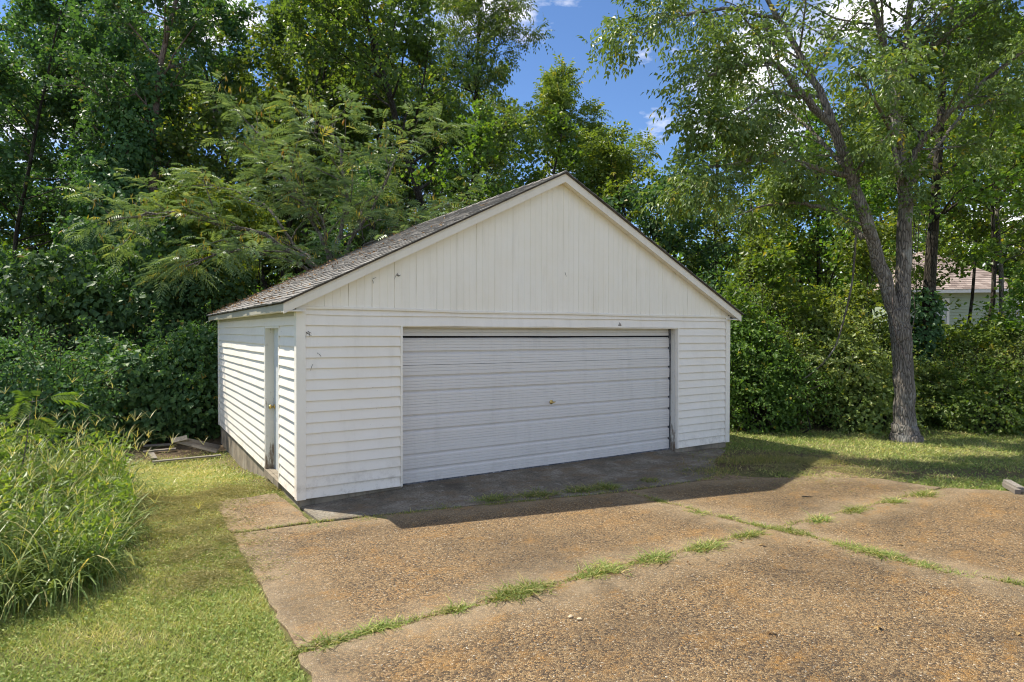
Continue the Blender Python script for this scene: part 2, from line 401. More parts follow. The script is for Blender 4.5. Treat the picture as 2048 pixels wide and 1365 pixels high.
def f_ht(m): return m.fin(m.ramp(m.noise(2, 4), [(0.3, (0.72, 0.74, 0.70)), (0.7, (0.80, 0.82, 0.78))]), 0.5, 0.3)
make('house_trim', f_ht)
def f_hg(m): return m.fin((0.32, 0.36, 0.36), 0.08, 0.6)
make('glass', f_hg)
def f_hr(m):
    c = m.ramp(m.attr('tint'), [(0, (0.20, 0.155, 0.135)), (0.5, (0.30, 0.24, 0.21)), (1, (0.40, 0.33, 0.29))]); return m.fin(c, 0.9, 0.15)
make('house_roof', f_hr)
def f_brown(m): return m.fin(m.ramp(m.noise(8, 5), [(0.3, (0.20, 0.12, 0.075)), (0.7, (0.34, 0.22, 0.14))]), 0.7, 0.3)
make('rail_brown', f_brown)
def f_stone(m):
    c = m.ramp(m.noise(30, 5, 0.7), [(0.3, (0.42, 0.30, 0.18)), (0.6, (0.62, 0.50, 0.34)), (0.8, (0.72, 0.64, 0.5))]); m.bump(m.noise(60, 4), 0.5, 0.004); return m.fin(c, 0.9, 0.2)
make('pale_stone', f_stone)

# ------------------------------------------------------------------ garage measures
X0, Y0, W, D = 1.800, 7.7785, 7.812, 7.30
X1, Y1, XC = X0 + W, Y0 + D, X0 + W / 2
ZB, ZT = 0.09, 2.43                   # bottom and top of the siding
OHE, OHR = 0.202, 0.15                # overhang at eaves and rakes
ZE, ZA = 2.49, 4.563                  # roof top surface at eave edge and ridge
SL = (ZA - ZE) / (W / 2 + OHE)
def zroof(x): return ZA - SL * abs(x - XC)
DX0, DX1, DZ = 3.130, 8.273, 2.21     # garage door opening
SY0, SY1 = 8.84, 9.80                 # side door opening
REC = 0.14

# ------------------------------------------------------------------ ground
def ss(a, b, x):
    t = np.clip((x - a) / (b - a), 0, 1); return t * t * (3 - 2 * t)
def wob(x, y, s=1.0, k=0.0):
    return (np.sin(x * 1.7 * s + 0.6 * np.sin(y * 2.3 * s + k) + k) + np.sin(y * 2.1 * s + 1.3 + 0.7 * np.sin(x * 1.1 * s) + 2 * k) + 0.6 * np.sin((x + y) * 4.3 * s + k)) / 2.6
def woods(x, y):
    """1 inside the wood, 0 on the open lawn"""
    left = ss(13.2, 14.4, y + 0.5 * wob(x, y)) * ss(3.0, 2.0, x)
    back = ss(Y1 - 0.4, Y1 + 0.3, y)
    nx, ny = 0.467, 0.884                       # tree line on the right side of the garage
    r = (x - 11.2) * nx + (y - 8.9) * ny
    right = ss(-0.1, 0.5, r + 0.25 * wob(x, y, 1.3, 2)) * ss(X1 - 0.4, X1 + 0.2, x)
    return np.clip(np.maximum(np.maximum(left, back), right), 0, 1)
def gz(x, y):
    x = np.asarray(x, float); y = np.asarray(y, float)
    z = -0.030 + 0 * x
    z = z - 0.32 * ss(8.9, 12.6, y) * ss(3.2, 1.9, x) * 1.0
    z = z - 0.30 * ss(Y0 + 0.5, Y1, y) * ss(1.9, 3.2, x) * ss(X1 + 1.5, X1 - 1.0, x)
    z = z + 0.055 * np.exp(-(((x - 9.0) / 1.2) ** 2 + ((y - 6.35) / 0.75) ** 2))
    far = np.hypot(x - 5, y - 5)
    z = z + 0.03 * np.clip(far - 14, 0, 60) * ss(12, 22, far)
    lawn = (1 - ss(7.0, 6.6, y) * ss(0.9, 1.0, x))
    return z + 0.018 * wob(x, y, 0.8) * np.where((x > 0.9) & (y < 7.9) & (x < 9.5), 0, 1)
def soil(x, y):
    s = woods(x, y)
    patch = 2.3 * np.exp(-(((x - 9.1) / 1.25) ** 2 + ((y - 6.55 + .42 * (x - 9.1)) / 0.72) ** 2) * 1.1) + .25 * wob(x * 2, y * 2) * (np.abs(x - 9) < 1.6) * (np.abs(y - 6.5) < 1)
    edge = ss(0.55, 0.1, np.abs((y - 5.55) + (x - 9.2) * 0.62) / 1.18) * ss(8.3, 9.0, x) * 0.75
    wall = ss(0.35, 0.05, X0 - x) * ss(8.6, 9.2, y) * (x < X0 + 0.1) * 0.6
    return np.clip(np.maximum.reduce([s, patch * 1.15, edge, wall]), 0, 1)
def axis(lo, hi, step):
    far = [15, 22, 32, 48, 75, 120, 200, 330, 520]
    return np.concatenate([[lo - f for f in far[::-1]], np.arange(lo, hi + 1e-6, step), [hi + f for f in far]])
gx, gy = axis(-12, 26, 0.25), axis(-4, 30, 0.25)
GX, GY = np.meshgrid(gx, gy, indexing='ij')
GV = np.stack([GX, GY, gz(GX, GY)], -1).reshape(-1, 3)
ii, jj = np.meshgrid(np.arange(len(gx) - 1), np.arange(len(gy) - 1), indexing='ij')
a0 = (ii * len(gy) + jj).ravel()
GF = np.stack([a0, a0 + len(gy), a0 + len(gy) + 1, a0 + 1], -1)
ground = link('ground', fastmesh('ground', GV, GF, {'soil': soil(GV[:, 0], GV[:, 1])}, True), M['ground_turf'])
tag(ground, 'green lawn and brown woodland soil around the garage', 'ground', kind='structure')

# driveway: slabs of exposed aggregate with open joints
rngd = np.random.default_rng(5)
drv = MB()
drv.box((0.99, -2.5, -0.12), (9.35, 7.0, -0.011))
driveway = drv.build('driveway', M['joint_soil'])
tag(driveway, 'brown exposed aggregate driveway with weedy joints in front of the garage', 'driveway', kind='structure')
def slab(poly, name='slab', mat='aggregate', z=0.0, thick=0.11, jit=0.012, parent=driveway, dz=None):
    pts = []
    for i, p in enumerate(poly):
        q = poly[(i + 1) % len(poly)]
        L = math.hypot(q[0] - p[0], q[1] - p[1]); n = max(1, int(L / 0.14))
        for k in range(n):
            t = k / n
            pts.append((p[0] + (q[0] - p[0]) * t + rngd.normal(0, jit), p[1] + (q[1] - p[1]) * t + rngd.normal(0, jit)))
    P = np.array(pts); c = P.mean(0)
    nxt = np.roll(P, -1, 0) - np.roll(P, 1, 0); nxt /= np.linalg.norm(nxt, axis=1)[:, None]
    nin = np.stack([-nxt[:, 1], nxt[:, 0]], -1)
    if ((c - P) * nin).sum() < 0: nin = -nin
    zf = dz or (lambda x, y: 0.0)
    rings = []
    dc = np.linalg.norm(P - c, axis=1)
    for inset, zz in ((0, -thick), (0, -0.008), (0.012, 0.0), (0.60, 0.0)):
        Q = P + nin * inset if inset < .1 else c + (P - c) * np.clip(1 - inset / dc, .3, 1)[:, None]
        rings.append([(*Q[i], z + zz + zf(*P[i])) for i in range(len(P))])
    mb = MB(); k = len(P)
    mb.sweep(rings, caps=False)
    # tint 1 along the rim (worn sandy edge), 0 inside
    mb.t = [0.8] * (3 * k) + [0.0] * k
    n = 3 * k
    mb.f.append(tuple(range(n, n + k)))
    o = mb.build(name, M[mat], parent)
    return o
slab([(0.95, 8.56), (1.70, 8.60), (1.77, 7.80), (1.79, 7.10), (0.97, 7.16)], z=0.004)
slab([(0.97, 7.11), (1.81, 7.04), (3.0, 6.86), (4.4, 6.55), (5.62, 6.27), (5.70, 5.80), (5.80, 5.07), (5.86, 4.53), (5.97, 4.285), (0.98, 4.29)])
slab([(5.70, 6.25), (7.05, 6.16), (7.9, 5.85), (8.75, 5.38), (9.43, 4.89), (9.62, 4.16), (6.05, 4.25), (5.93, 4.55), (5.86, 5.09), (5.76, 5.80)], z=-0.003)
slab([(0.97, 4.23), (5.98, 4.225), (6.10, 3.95), (6.17, 3.28), (6.28, 2.55), (6.46, 2.1), (6.9, -2.4), (0.98, -2.4)], z=0.002)
slab([(6.04, 4.20), (9.66, 4.10), (10.26, 3.50), (14.0, 2.2), (14.0, -2.4), (6.95, -2.4), (6.51, 2.1), (6.33, 2.56), (6.22, 3.30), (6.14, 3.97)], z=-0.002)
apron = slab([(1.83, Y0 - 0.0), (1.86, 7.08), (3.0, 6.90), (4.4, 6.59), (5.62, 6.31), (7.05, 6.20), (7.6, 6.35), (8.35, 7.0), (9.3, 7.55), (9.3, Y0 + 0.12), (8.4, Y0 + 0.16), (DX1 - 0.02, Y0 + 0.3), (DX0 + 0.02, Y0 + 0.3), (DX0, Y0 + 0.06)],
             name='apron', mat='apron_concrete', z=0.006, jit=0.006, parent=None, dz=lambda x, y: 0.05 * float(ss(7.2, 7.8, y)) * float(ss(X0, DX0, x)) * float(ss(DX1 + 0.8, DX1, x)))
tag(apron, 'dark stained concrete apron under the garage door', 'pavement', kind='structure')

# ------------------------------------------------------------------ garage
garage = empty('garage', (XC, Y0, 0))
tag(garage, 'white vinyl-sided garage with gable roof and wide metal door', 'garage')
rg = np.random.default_rng(11)
T = 0.14
fd = MB()
# foundation (a ring of blocks set in a little from the siding)
fi = 0.015
fd.box((X0 + fi, Y0 + fi, -0.7), (DX0 + 0.0, Y0 + T, ZB + 0.012))
fd.box((DX1, Y0 + fi, -0.7), (X1 - fi, Y0 + T, ZB + 0.012))
fd.box((X0 + fi, Y0 + T, -0.7), (X0 + T, Y1 - fi, ZB + 0.012))
fd.box((X1 - T, Y0 + T, -0.7), (X1 - fi, Y1 - fi, ZB + 0.012))
fd.box((X0 + T, Y1 - T, -0.7), (X1 - T, Y1 - fi, ZB + 0.012))
fd.box((DX0, Y0 + 0.16, -0.7), (DX1, Y0 + T + 0.3, 0.05))
fd.build('foundation', M['foundation'], garage)
wl = MB()
zc = ZT + 0.06
wl.box((X0 + .004, Y0, ZB), (DX0, Y0 + T, zc)); wl.box((DX1, Y0, ZB), (X1 - .004, Y0 + T, zc)); wl.box((DX0, Y0, DZ), (DX1, Y0 + T, zc))
wl.box((X0, Y0 + T, ZB), (X0 + T, SY0, zc - .004)); wl.box((X0, SY1, ZB), (X0 + T, Y1 - .004, zc - .004)); wl.box((X0, SY0, DZ), (X0 + T, SY1, zc - .004))
wl.box((X0 + T, Y1 - T, ZB), (X1 - T, Y1 - .004, zc))
for yy in (Y0 + 0.012, Y1 - 0.06):
    wl.poly([(X0, yy, ZT), (X1, yy, ZT), (X1, yy, zroof(X1) - .06), (XC, yy, ZA - .06), (X0, yy, zroof(X0) - .06),
             (X0, yy + .04, ZT), (X1, yy + .04, ZT), (X1, yy + .04, zroof(X1) - .06), (XC, yy + .04, ZA - .06), (X0, yy + .04, zroof(X0) - .06)],
            [(0, 1, 2, 3, 4), (9, 8, 7, 6, 5), (0, 5, 6, 1), (1, 6, 7, 2), (2, 7, 8, 3), (3, 8, 9, 4), (4, 9, 5, 0)])
wl.build('wall', M['vinyl_trim'], garage)
# plain lapped wall on the far side
rw = MB(); NC = 16; CH = (DZ - ZB) / NC
secs = [[], []]
for k in range(18):
    z0 = ZB + k * CH; z1 = z0 + CH
    for s, yy in ((0, Y0 + .08), (1, Y1 - .08)):
        secs[s] += [(X1 + .002, yy, z0), (X1 + .017, yy, z0 + .001), (X1 + .005, yy, z1 - .001)]
for s, yy in ((0, Y0 + .08), (1, Y1 - .08)): secs[s] += [(X1 - T, yy, ZB + 18 * CH), (X1 - T, yy, ZB)]
rw.sweep(secs); rw.build('wall', M['vinyl'], garage)

def plank(p0, p1, z0, z1, n, name='siding_plank', mat='vinyl', proud=0.027, sag=0.0018):
    p0 = np.array(p0, float); p1 = np.array(p1, float); n = np.array(n, float)
    L = np.linalg.norm(p1 - p0); k = max(2, int(L / 0.5)); mb = MB(); secs = []
    j = rg.normal(0, 0.0012)
    for i in range(k + 1):
        p = p0 + (p1 - p0) * i / k
        dz = rg.normal(0, sag) if 0 < i < k else rg.normal(0, sag * .5)
        dn = abs(rg.normal(0, 0.0016))
        prof = [(0, z0), (proud - .002, z0 + dz), (proud + dn, z0 + .003 + dz), (proud + dn - .001, z0 + .012 + dz), (.003 + j * .5, z1 - .001), (0, z1 - .001)]
        secs.append([(p[0] + n[0] * a, p[1] + n[1] * a, b) for a, b in prof])
    mb.sweep(secs)
    return mb.build(name, M[mat], garage)
FN, LN = (0, -1), (-1, 0)
CT = 0.078
for k in range(NC):
    z0 = ZB + k * CH
    plank((X0 + CT + .002, Y0), (DX0 - .026, Y0), z0, z0 + CH, FN)
    plank((DX1 + .026, Y0), (X1 - CT - .002, Y0), z0, z0 + CH, FN)
    plank((X0, Y0 + CT + .002), (X0, SY0 - .03), z0, z0 + CH, LN, sag=.004)
    plank((X0, SY1 + .03), (X0, Y1 - CT - .002), z0, z0 + CH, LN, sag=.003)
# header courses over the door, full width
zs = [DZ, DZ + CH, ZT - 0.022]
plank((X0 + CT + .002, Y0), (X1 - CT - .002, Y0), zs[0], zs[1], FN, sag=.004, proud=.026)
plank((X0 + CT + .002, Y0), (X1 - CT - .002, Y0), zs[1], zs[2], FN, sag=.005, proud=.020)
plank((X0, Y0 + CT + .002), (X0, Y1 - CT - .002), zs[0], zs[1] - .01, LN)
fz = MB(); fz.box((X0 - .018, Y0 + CT, zs[1] - .01), (X0 - .001, Y1 - CT, ZT - .02)); fz.build('frieze_board', M['fascia'], garage)
# corner trims
for (cx, sx) in ((X0, -1), (X1, 1)):
    for (cy, sy) in ((Y0, -1), (Y1, 1)):
        c = MB(); e = .034
        xa, xb = sorted((cx + sx * e, cx - sx * CT)); ya, yb = sorted((cy + sy * e, cy - sy * CT))
        c.box((xa, ya, ZB - .006), (xb, yb, ZT - .012))
        c.build('corner_trim', M['vinyl_trim'], garage, bevel=.004)
# gable ledge
lg = MB(); nseg = 14; secs = []
for i in range(nseg + 1):
    x = X0 - .03 + (W + .06) * i / nseg; dz = .006 * math.sin(i * 1.1) + rg.normal(0, .0015)
    secs.append([(x, Y0 + .01, ZT - .022 + dz), (x, Y0 - .034, ZT - .022 + dz), (x, Y0 - .036, ZT + .006 + dz), (x, Y0 - .020, ZT + .012 + dz), (x, Y0 + .01, ZT + .012 + dz)])
lg.sweep(secs); lg.build('gable_ledge', M['vinyl_trim'], garage)
# vertical gable boards, each with two V grooves
BW = 0.305; nb = int(math.ceil(W / BW))
for b in range(nb):
    xa = X0 + b * BW; xb = min(xa + BW, X1)
    if xb - xa < .05: continue
    us = []
    for k in range(3):
        u0 = xa + (xb - xa) * k / 3; u1 = xa + (xb - xa) * (k + 1) / 3
        g = .0062 if k == 0 else .0035
        us += [(u0 + .0004, .008 if k == 0 else .016 - g), (u0 + g * .8, .016), (u1 - .0035 * .8, .016)]
    us += [(xb - .0004, .009)]
    if xa < XC < xb: us.append((XC, .016))
    us.sort()
    bow = rg.normal(0, .004) if 17 < b < 22 else rg.normal(0, .001)
    rows = []
    for t in (0, .25, .5, .75, 1):
        row = []
        for u, y in us:
            zt = zroof(u) - .10; zb = ZT - .012
            row.append((u + bow * math.sin(t * 5 + b), Y0 - y + .002 * math.sin(3 * t + b), zb + (zt - zb) * t))
        rows.append(row)
    n = len(us); mb = MB()
    mb.sweep(rows, closed=False, caps=False)
    m0 = len(mb.v)
    back = [[(u, Y0 + .008, zb) for (u, y), zb in zip(us, [r[2] for r in rows[q]])] for q in (0, 4)]
    mb.v += back[0] + back[1]; mb.t += [.5] * (2 * n)
    for j in range(n - 1): mb.f.append((m0 + j, m0 + j + 1, m0 + n + j + 1, m0 + n + j))
    mb.build('gable_board', M['gable_vinyl'], garage)
# rake boards and soffits, front and back
for (yf, yb) in ((Y0 - OHR, Y0), (Y1 + OHR, Y1)):
    sgn = 1 if yb > yf else -1
    for side in (-1, 1):
        xe = XC + side * (W / 2 + OHE)
        rb = MB(); secs = []
        for t in np.linspace(0, 1, 9):
            x = XC + (xe - XC) * t; zt = zroof(x) - .022
            h = .125 + rg.normal(0, .0012); 
            y0_, y1_ = yf, yf + sgn * .022
            secs.append([(x, y0_, zt), (x, y0_ + sgn * .004, zt - .03), (x, y0_ + sgn * .001, zt - .034), (x, y0_, zt - h), (x, y1_, zt - h + .002), (x, y1_, zt)])
        # plumb cut at the eave end, kept a little shallower than the board
        rb.sweep(secs); rb.build('rake_board', M['rake_paint'], garage)
        n = 15
        for k in range(n):
            xa = XC + (xe - XC) * (k + .012) / n; xb = XC + (xe - XC) * (k + .988) / n
            sp = MB(); za, zb_ = zroof(xa) - .128, zroof(xb) - .128
            y0_, y1_ = yf + sgn * .024, yb - sgn * .018
            ya, yb2 = sorted((y0_, y1_))
            sp.poly([(xa, ya, za), (xb, ya, zb_), (xb, yb2, zb_), (xa, yb2, za), (xa, ya, za + .012), (xb, ya, zb_ + .012), (xb, yb2, zb_ + .012), (xa, yb2, za + .012)],
                    [(0, 1, 2, 3), (7, 6, 5, 4), (0, 4, 5, 1), (1, 5, 6, 2), (2, 6, 7, 3), (3, 7, 4, 0)])
            sp.build('soffit_panel', M['gable_vinyl'], garage)
# eave fascia and level soffit
for side in (-1, 1):
    xe = XC + side * (W / 2 + OHE); xw = XC + side * W / 2
    xa, xb = sorted((xe, xe - side * .022))
    f = MB(); f.box((xa, Y0 - OHR + .023, ZE - .115), (xb, Y1 + OHR - .023, ZE - .024)); f.build('fascia_board', M['fascia'], garage, bevel=.003)
    xa, xb = sorted((xe - side * .023, xw + side * .003))
    f = MB(); f.box((xa, Y0 - OHR + .024, ZE - .108), (xb, Y1 + OHR - .024, ZE - .096)); f.build('soffit_panel', M['gable_vinyl'], garage)
    f = MB()   # small boxed return closing the eave end
    xa, xb = sorted((xe - side * .001, xw - side * .05))
    f.poly([(xa, Y0 - OHR + .003, ZE - .117), (xb, Y0 - OHR + .003, ZE - .117), (xb, Y0 - .002, ZE - .117), (xa, Y0 - .002, ZE - .117),
            (xa, Y0 - OHR + .003, ZE - .109), (xb, Y0 - OHR + .003, ZE - .109), (xb, Y0 - .002, ZE - .109), (xa, Y0 - .002, ZE - .109)],
           [(3, 2, 1, 0), (4, 5, 6, 7), (0, 1, 5, 4), (1, 2, 6, 5), (2, 3, 7, 6), (3, 0, 4, 7)])
    f.build('eave_return', M['rake_paint'], garage)
# roof deck and shingles
rf = MB(); ov = .02
for side in (-1, 1):
    xe = XC + side * (W / 2 + OHE + .012)
    ze = ZA - SL * (W / 2 + OHE + .012)
    for_y = (Y0 - OHR - ov, Y1 + OHR + ov)
    rf.poly([(XC, for_y[0], ZA), (xe, for_y[0], ze), (xe, for_y[1], ze), (XC, for_y[1], ZA), (XC, for_y[0], ZA - .021), (xe, for_y[0], ze - .021), (xe, for_y[1], ze - .021), (XC, for_y[1], ZA - .021)],
            [(0, 1, 2, 3), (7, 6, 5, 4), (0, 4, 5, 1), (1, 5, 6, 2), (2, 6, 7, 3)])
roof = rf.build('roof', M['shingle_edge'], garage)
sh = MB(); EXP = .142; Lx = W / 2 + OHE + .02; cosS = 1 / math.sqrt(1 + SL * SL); LS = Lx / cosS
for side in (-1, 1):
    nc = int(LS / EXP) + 1
    for c in range(nc):
        s0 = c * EXP - .012; s1 = min(s0 + EXP + .035, LS)
        y = Y0 - OHR - ov - .006 - (.15 if c % 2 else 0) - rg.uniform(0, .05)
        while y < Y1 + OHR + ov:
            w = .305 if rg.random() < .6 else rg.uniform(.15, .26)
            ya = max(y, Y0 - OHR - ov - .004 - rg.uniform(0, .01)); yb = min(y + w - .004, Y1 + OHR + ov + .004)
            y += w
            if yb - ya < .03: continue
            lift = .010 + rg.uniform(0, .006); curl = rg.uniform(0, .012) if c else rg.uniform(0, .02)
            da = rg.uniform(-.006, .006) if c else rg.uniform(-.012, .012)
            def P(s, yy, h):
                x = Lx - s * cosS
                return (XC + side * (x + h * SL * cosS), yy, ZA - SL * x + h * cosS)
            if s1 <= s0: continue
            sa = s0 + da
            sh.poly([P(sa, ya, lift + curl * .5), P(sa, yb, lift + curl), P(s1, yb, .003), P(s1, ya, .003), P(sa, ya, .001), P(sa, yb, .001)],
                    [(0, 1, 2, 3), (4, 5, 1, 0), (4, 0, 3), (5, 2, 1)], tint=float(np.clip(rg.normal(.5, .25), 0, 1)))
shingles = sh.build('shingles', M['shingle'], roof, recalc=False)
shingles['kind'] = 'stuff'
for b in range(27):   # ridge caps
    y = Y0 - OHR - ov + b * .284; cp = MB(); h = .016
    cp.poly([(XC - .14, y, ZA - SL * .14 + .012), (XC, y, ZA + .022 + h * .5), (XC + .14, y, ZA - SL * .14 + .012),
             (XC - .14, y + .3, ZA - SL * .14 + .004), (XC, y + .3, ZA + .018), (XC + .14, y + .3, ZA - SL * .14 + .004),
             (XC - .14, y, ZA - SL * .14), (XC, y, ZA + .004), (XC + .14, y, ZA - SL * .14)],
            [(0, 1, 4, 3), (1, 2, 5, 4), (6, 7, 1, 0), (7, 8, 2, 1)])
    cp.build('ridge_cap', M['shingle'], roof)

# sectional steel door
gdoor = MB()
YD = Y0 + REC - .004
gdoor.box((DX0 - .03, YD + .05, .06), (DX1 + .03, YD + .07, DZ + .1))  # near-black sheet behind the sections, its colour standing in for shade in gaps
gd = gdoor.build('garage_door', M['shade_backing'], garage)
SH = .534
dsag = rg.normal(0, .0008, 13)
def section(z0, tilt, droop, name='door_section'):
    # profile measured downwards from the section's top: two deep steps and fine pin lines between them
    pr = [(0.0, .006), (.003, .0)]
    def pin(t): return [(t - .005, .0), (t - .003, .008), (t + .004, .0)]
    def step(t): return [(t - .014, .0), (t - .013, .036), (t + .006, .037), (t + .038, .002), (t + .042, .0)]
    items = [('p', .04), ('p', .085), ('s', .148), ('p', .222), ('p', .262), ('p', .302), ('s', .352), ('p', .425), ('p', .465), ('p', .5)]
    for k, t in items: pr += step(t) if k == 's' else pin(t)
    pr += [(SH - .003, .0), (SH - .001, .006)]
    n = 12; secs = []
    for i in range(n + 1):
        x = DX0 - .02 + (DX1 - .012 - DX0 + .02) * i / n
        sg = droop * math.sin(math.pi * i / n) + dsag[i]
        wv = .002 * math.sin(i * 1.3)
        sec = [(x, YD + d + wv + tilt * (1 - t / SH), z0 + SH - t + sg) for t, d in pr]
        sec += [(x, YD + .045 + tilt * .0, z0 + .004 + sg), (x, YD + .045 + tilt, z0 + SH - .002 + sg)]
        secs.append(sec)
    mb = MB(); mb.sweep(secs)
    return mb.build(name, M['door_steel'], gd)
zd = .075
for k in range(4):
    section(zd + k * SH + (.003 if k == 3 else 0), .030 if k == 3 else 0.0, -.003)
seal = MB(); seal.box((DX0 + .003, YD + .004, .045), (DX1 - .02, YD + .04, zd + .002)); seal.build('bottom_seal', M['weatherstrip'], gd)
lk = MB(); lx, lz = 5.66, 1.045
lk.tube([(lx, YD + .005, lz), (lx, YD - .006, lz)], [.034, .032], 16)
lk.tube([(lx, YD - .006, lz), (lx, YD - .035, lz)], [.012, .011], 10)
lk.tube([(lx - .055, YD - .036, lz - .004), (lx - .02, YD - .04, lz), (lx + .02, YD - .04, lz), (lx + .055, YD - .036, lz + .004)], [.006, .010, .010, .006], 8)
lk.build('lock_handle', M['brass'], gd, smooth=True)
# jambs and trims of the big opening
def piece(name, a, b, mat, bevel=.003, parent=None):
    m_ = MB(); m_.box(a, b); return m_.build(name, M[mat], parent or garage, bevel=bevel)
piece('door_trim', (DX0 - .026, Y0 - .031, ZB - .004), (DX0 + .002, Y0 + .02, DZ + .0), 'vinyl_trim')
piece('door_trim', (DX1 - .002, Y0 - .031, ZB - .004), (DX1 + .026, Y0 + .02, DZ + .0), 'vinyl_trim')
piece('door_trim', (DX0 + .003, Y0 - .012, DZ - .012), (DX1 - .003, Y0 + .05, DZ - .0005), 'vinyl_trim')
piece('door_jamb', (DX1 - .012, Y0 + .021, .03), (DX1 - .0015, Y0 + T + .02, DZ - .013), 'peeling_paint')
piece('door_jamb', (DX0 + .0015, Y0 + .021, .03), (DX0 + .012, Y0 + T + .02, DZ - .013), 'peeling_paint')
piece('door_jamb', (DX0 + .013, Y0 + .051, DZ - .012), (DX1 - .013, Y0 + T + .02, DZ - .0015), 'peeling_paint')
piece('weather_strip', (DX1 - .040, YD - .006, .05), (DX1 - .0125, YD + .035, DZ - .014), 'weatherstrip')
# side door
sd = piece('side_door', (X0 + .10, SY0 + .02, ZB + .01), (X0 + .135, SY1 - .02, DZ - .03), 'side_door')
piece('door_jamb', (X0 - .022, SY1 - .045, ZB - .005), (X0 + .10, SY1 + .0285, DZ - .0), 'peeling_paint')
piece('door_jamb', (X0 - .022, SY0 - .0285, ZB - .005), (X0 + .10, SY0 + .02, DZ - .0), 'vinyl_trim')
piece('door_trim', (X0 - .021, SY0 + .021, DZ - .03), (X0 + .10, SY1 - .046, DZ - .001), 'vinyl_trim')
piece('door_sill', (X0 - .03, SY0 - .02, ZB - .09), (X0 + .13, SY1 + .02, ZB + .004), 'foundation')
kn = MB(); ky, kz = SY1 - .10, 1.02
kn.tube([(X0 + .101, ky, kz), (X0 + .092, ky, kz)], [.034, .032], 16)
kn.tube([(X0 + .092, ky, kz), (X0 + .065, ky, kz), (X0 + .052, ky, kz), (X0 + .035, ky, kz), (X0 + .022, ky, kz), (X0 + .018, ky, kz)], [.013, .014, .026, .033, .026, .01], 14)
kn.build('door_knob', M['brass'], sd, smooth=True)
hk = MB(); hx, hz = 6.92, 2.262
hk.tube([(hx, Y0 - .018, hz + .03), (hx, Y0 - .03, hz + .02), (hx, Y0 - .034, hz - .005)], .006, 6)
hk.tube([(hx - .03, Y0 - .024, hz - .008), (hx + .03, Y0 - .024, hz - .008)], .008, 6)
hk.build('hook', M['iron'], garage)
# bits of dead creeper and old nests clinging to the siding
def cling(px, py, n, spread, name='dead_creeper'):
    d = ray(px, py); p = np.array([0, 0, CAMZ]) + d * ((Y0 - .022) / d[1]); mb = MB()
    for i in range(n):
        a = p + np.array([rg.normal(0, spread), 0, rg.normal(0, spread * 1.6)])
        b = a + np.array([rg.normal(0, .03), -.006, rg.normal(-.02, .04)])
        mb.tube([a, (a + b) / 2 + np.array([rg.normal(0, .006), -.004, 0]), b], [.002, .003, .001], 5)
    mb.build(name, M['iron'], garage)
cling(615, 665, 7, .012); cling(637, 706, 2, .008); cling(624, 729, 1, .004); cling(796, 550, 6, .012); cling(745, 560, 2, .006); cling(1130, 545, 1, .004)

# ------------------------------------------------------------------ foliage tools
def unit(v):
    return v / (np.linalg.norm(v, axis=-1, keepdims=True) + 1e-9)
def kites(P, Dr, N, L, Wd, tint, fold=0.12, mid=0.42, droop=0.12):
    """folded leaf blades: base, two shoulders, drooping tip"""
    n = len(P); L = np.broadcast_to(L, n)[:, None]; Wd = np.broadcast_to(Wd, n)[:, None]
    Dr = unit(Dr); S = unit(np.cross(Dr, N)); N2 = np.cross(S, Dr)
    m_ = P + mid * L * Dr + fold * Wd * N2
    V = np.empty((n, 4, 3)); V[:, 0] = P; V[:, 1] = m_ + .5 * Wd * S; V[:, 2] = P + L * Dr - droop * L * N2; V[:, 3] = m_ - .5 * Wd * S
    i = np.arange(n)[:, None] * 4
    F = np.concatenate([i + [0, 1, 2], i + [0, 2, 3]], 1).reshape(-1, 3)
    return V.reshape(-1, 3), F, np.repeat(tint, 4)
def join(parts):
    V, F, Tn, o = [], [], [], 0
    for v, f, t in parts: V.append(v); F.append(f + o); Tn.append(t); o += len(v)
    return np.concatenate(V), np.concatenate(F), np.concatenate(Tn)
def tints(rng, n, mu=.5, sd=.2, odd=.012):
    t = np.clip(rng.normal(mu, sd, n), 0, .96); t[rng.random(n) < odd] = 1.0; return t
def leaves_broad(rng, P, Dr, size=.12, ratio=.85, mu=.5, up=.75, odd=.012):
    n = len(P)
    N = unit(rng.normal(0, .55, (n, 3)) + np.array([0, 0, up]))
    D2 = unit(Dr * .6 + rng.normal(0, .7, (n, 3)) + np.array([0, 0, -.28]))
    L = size * rng.uniform(.45, 1.3, n)
    return kites(P, D2, N, L, L * ratio, tints(rng, n, mu, .2, odd), mid=.40)
def leaves_pinnate(rng, P, Dr, size=.30, pairs=4, mu=.5, leaflet=.34, wr=.34, droop=.5):
    """compound leaves: leaflets in pairs along a drooping stalk"""
    n = len(P); out = []
    D2 = unit(Dr * .8 + rng.normal(0, .55, (n, 3)) + np.array([0, 0, .05]))
    N = unit(rng.normal(0, .35, (n, 3)) + np.array([0, 0, 1.0]))
    S = unit(np.cross(D2, N)); N = np.cross(S, D2)
    L = size * rng.uniform(.7, 1.15, n); tn = tints(rng, n, mu)
    dn = np.array([0, 0, -1.0])
    for k in range(pairs + 1):
        t = .28 + .72 * k / pairs
        base = P + (L * t)[:, None] * D2 + (L * droop * t * t)[:, None] * dn * .6
        ax = unit(D2 + dn * droop * t * 1.2)
        for sg in ((-1, 1) if k < pairs else (0,)):
            d = unit(ax * (.55 if sg else 1) + S * sg * .8 + dn * (.35 + .3 * rng.random((n, 1))) + rng.normal(0, .12, (n, 3)))
            l = L * leaflet * rng.uniform(.8, 1.15, n)
            out.append(kites(base, d, N + rng.normal(0, .25, (n, 3)), l, l * wr, np.clip(tn + rng.normal(0, .06, n), 0, 1), mid=.45, droop=.15))
    return join(out)
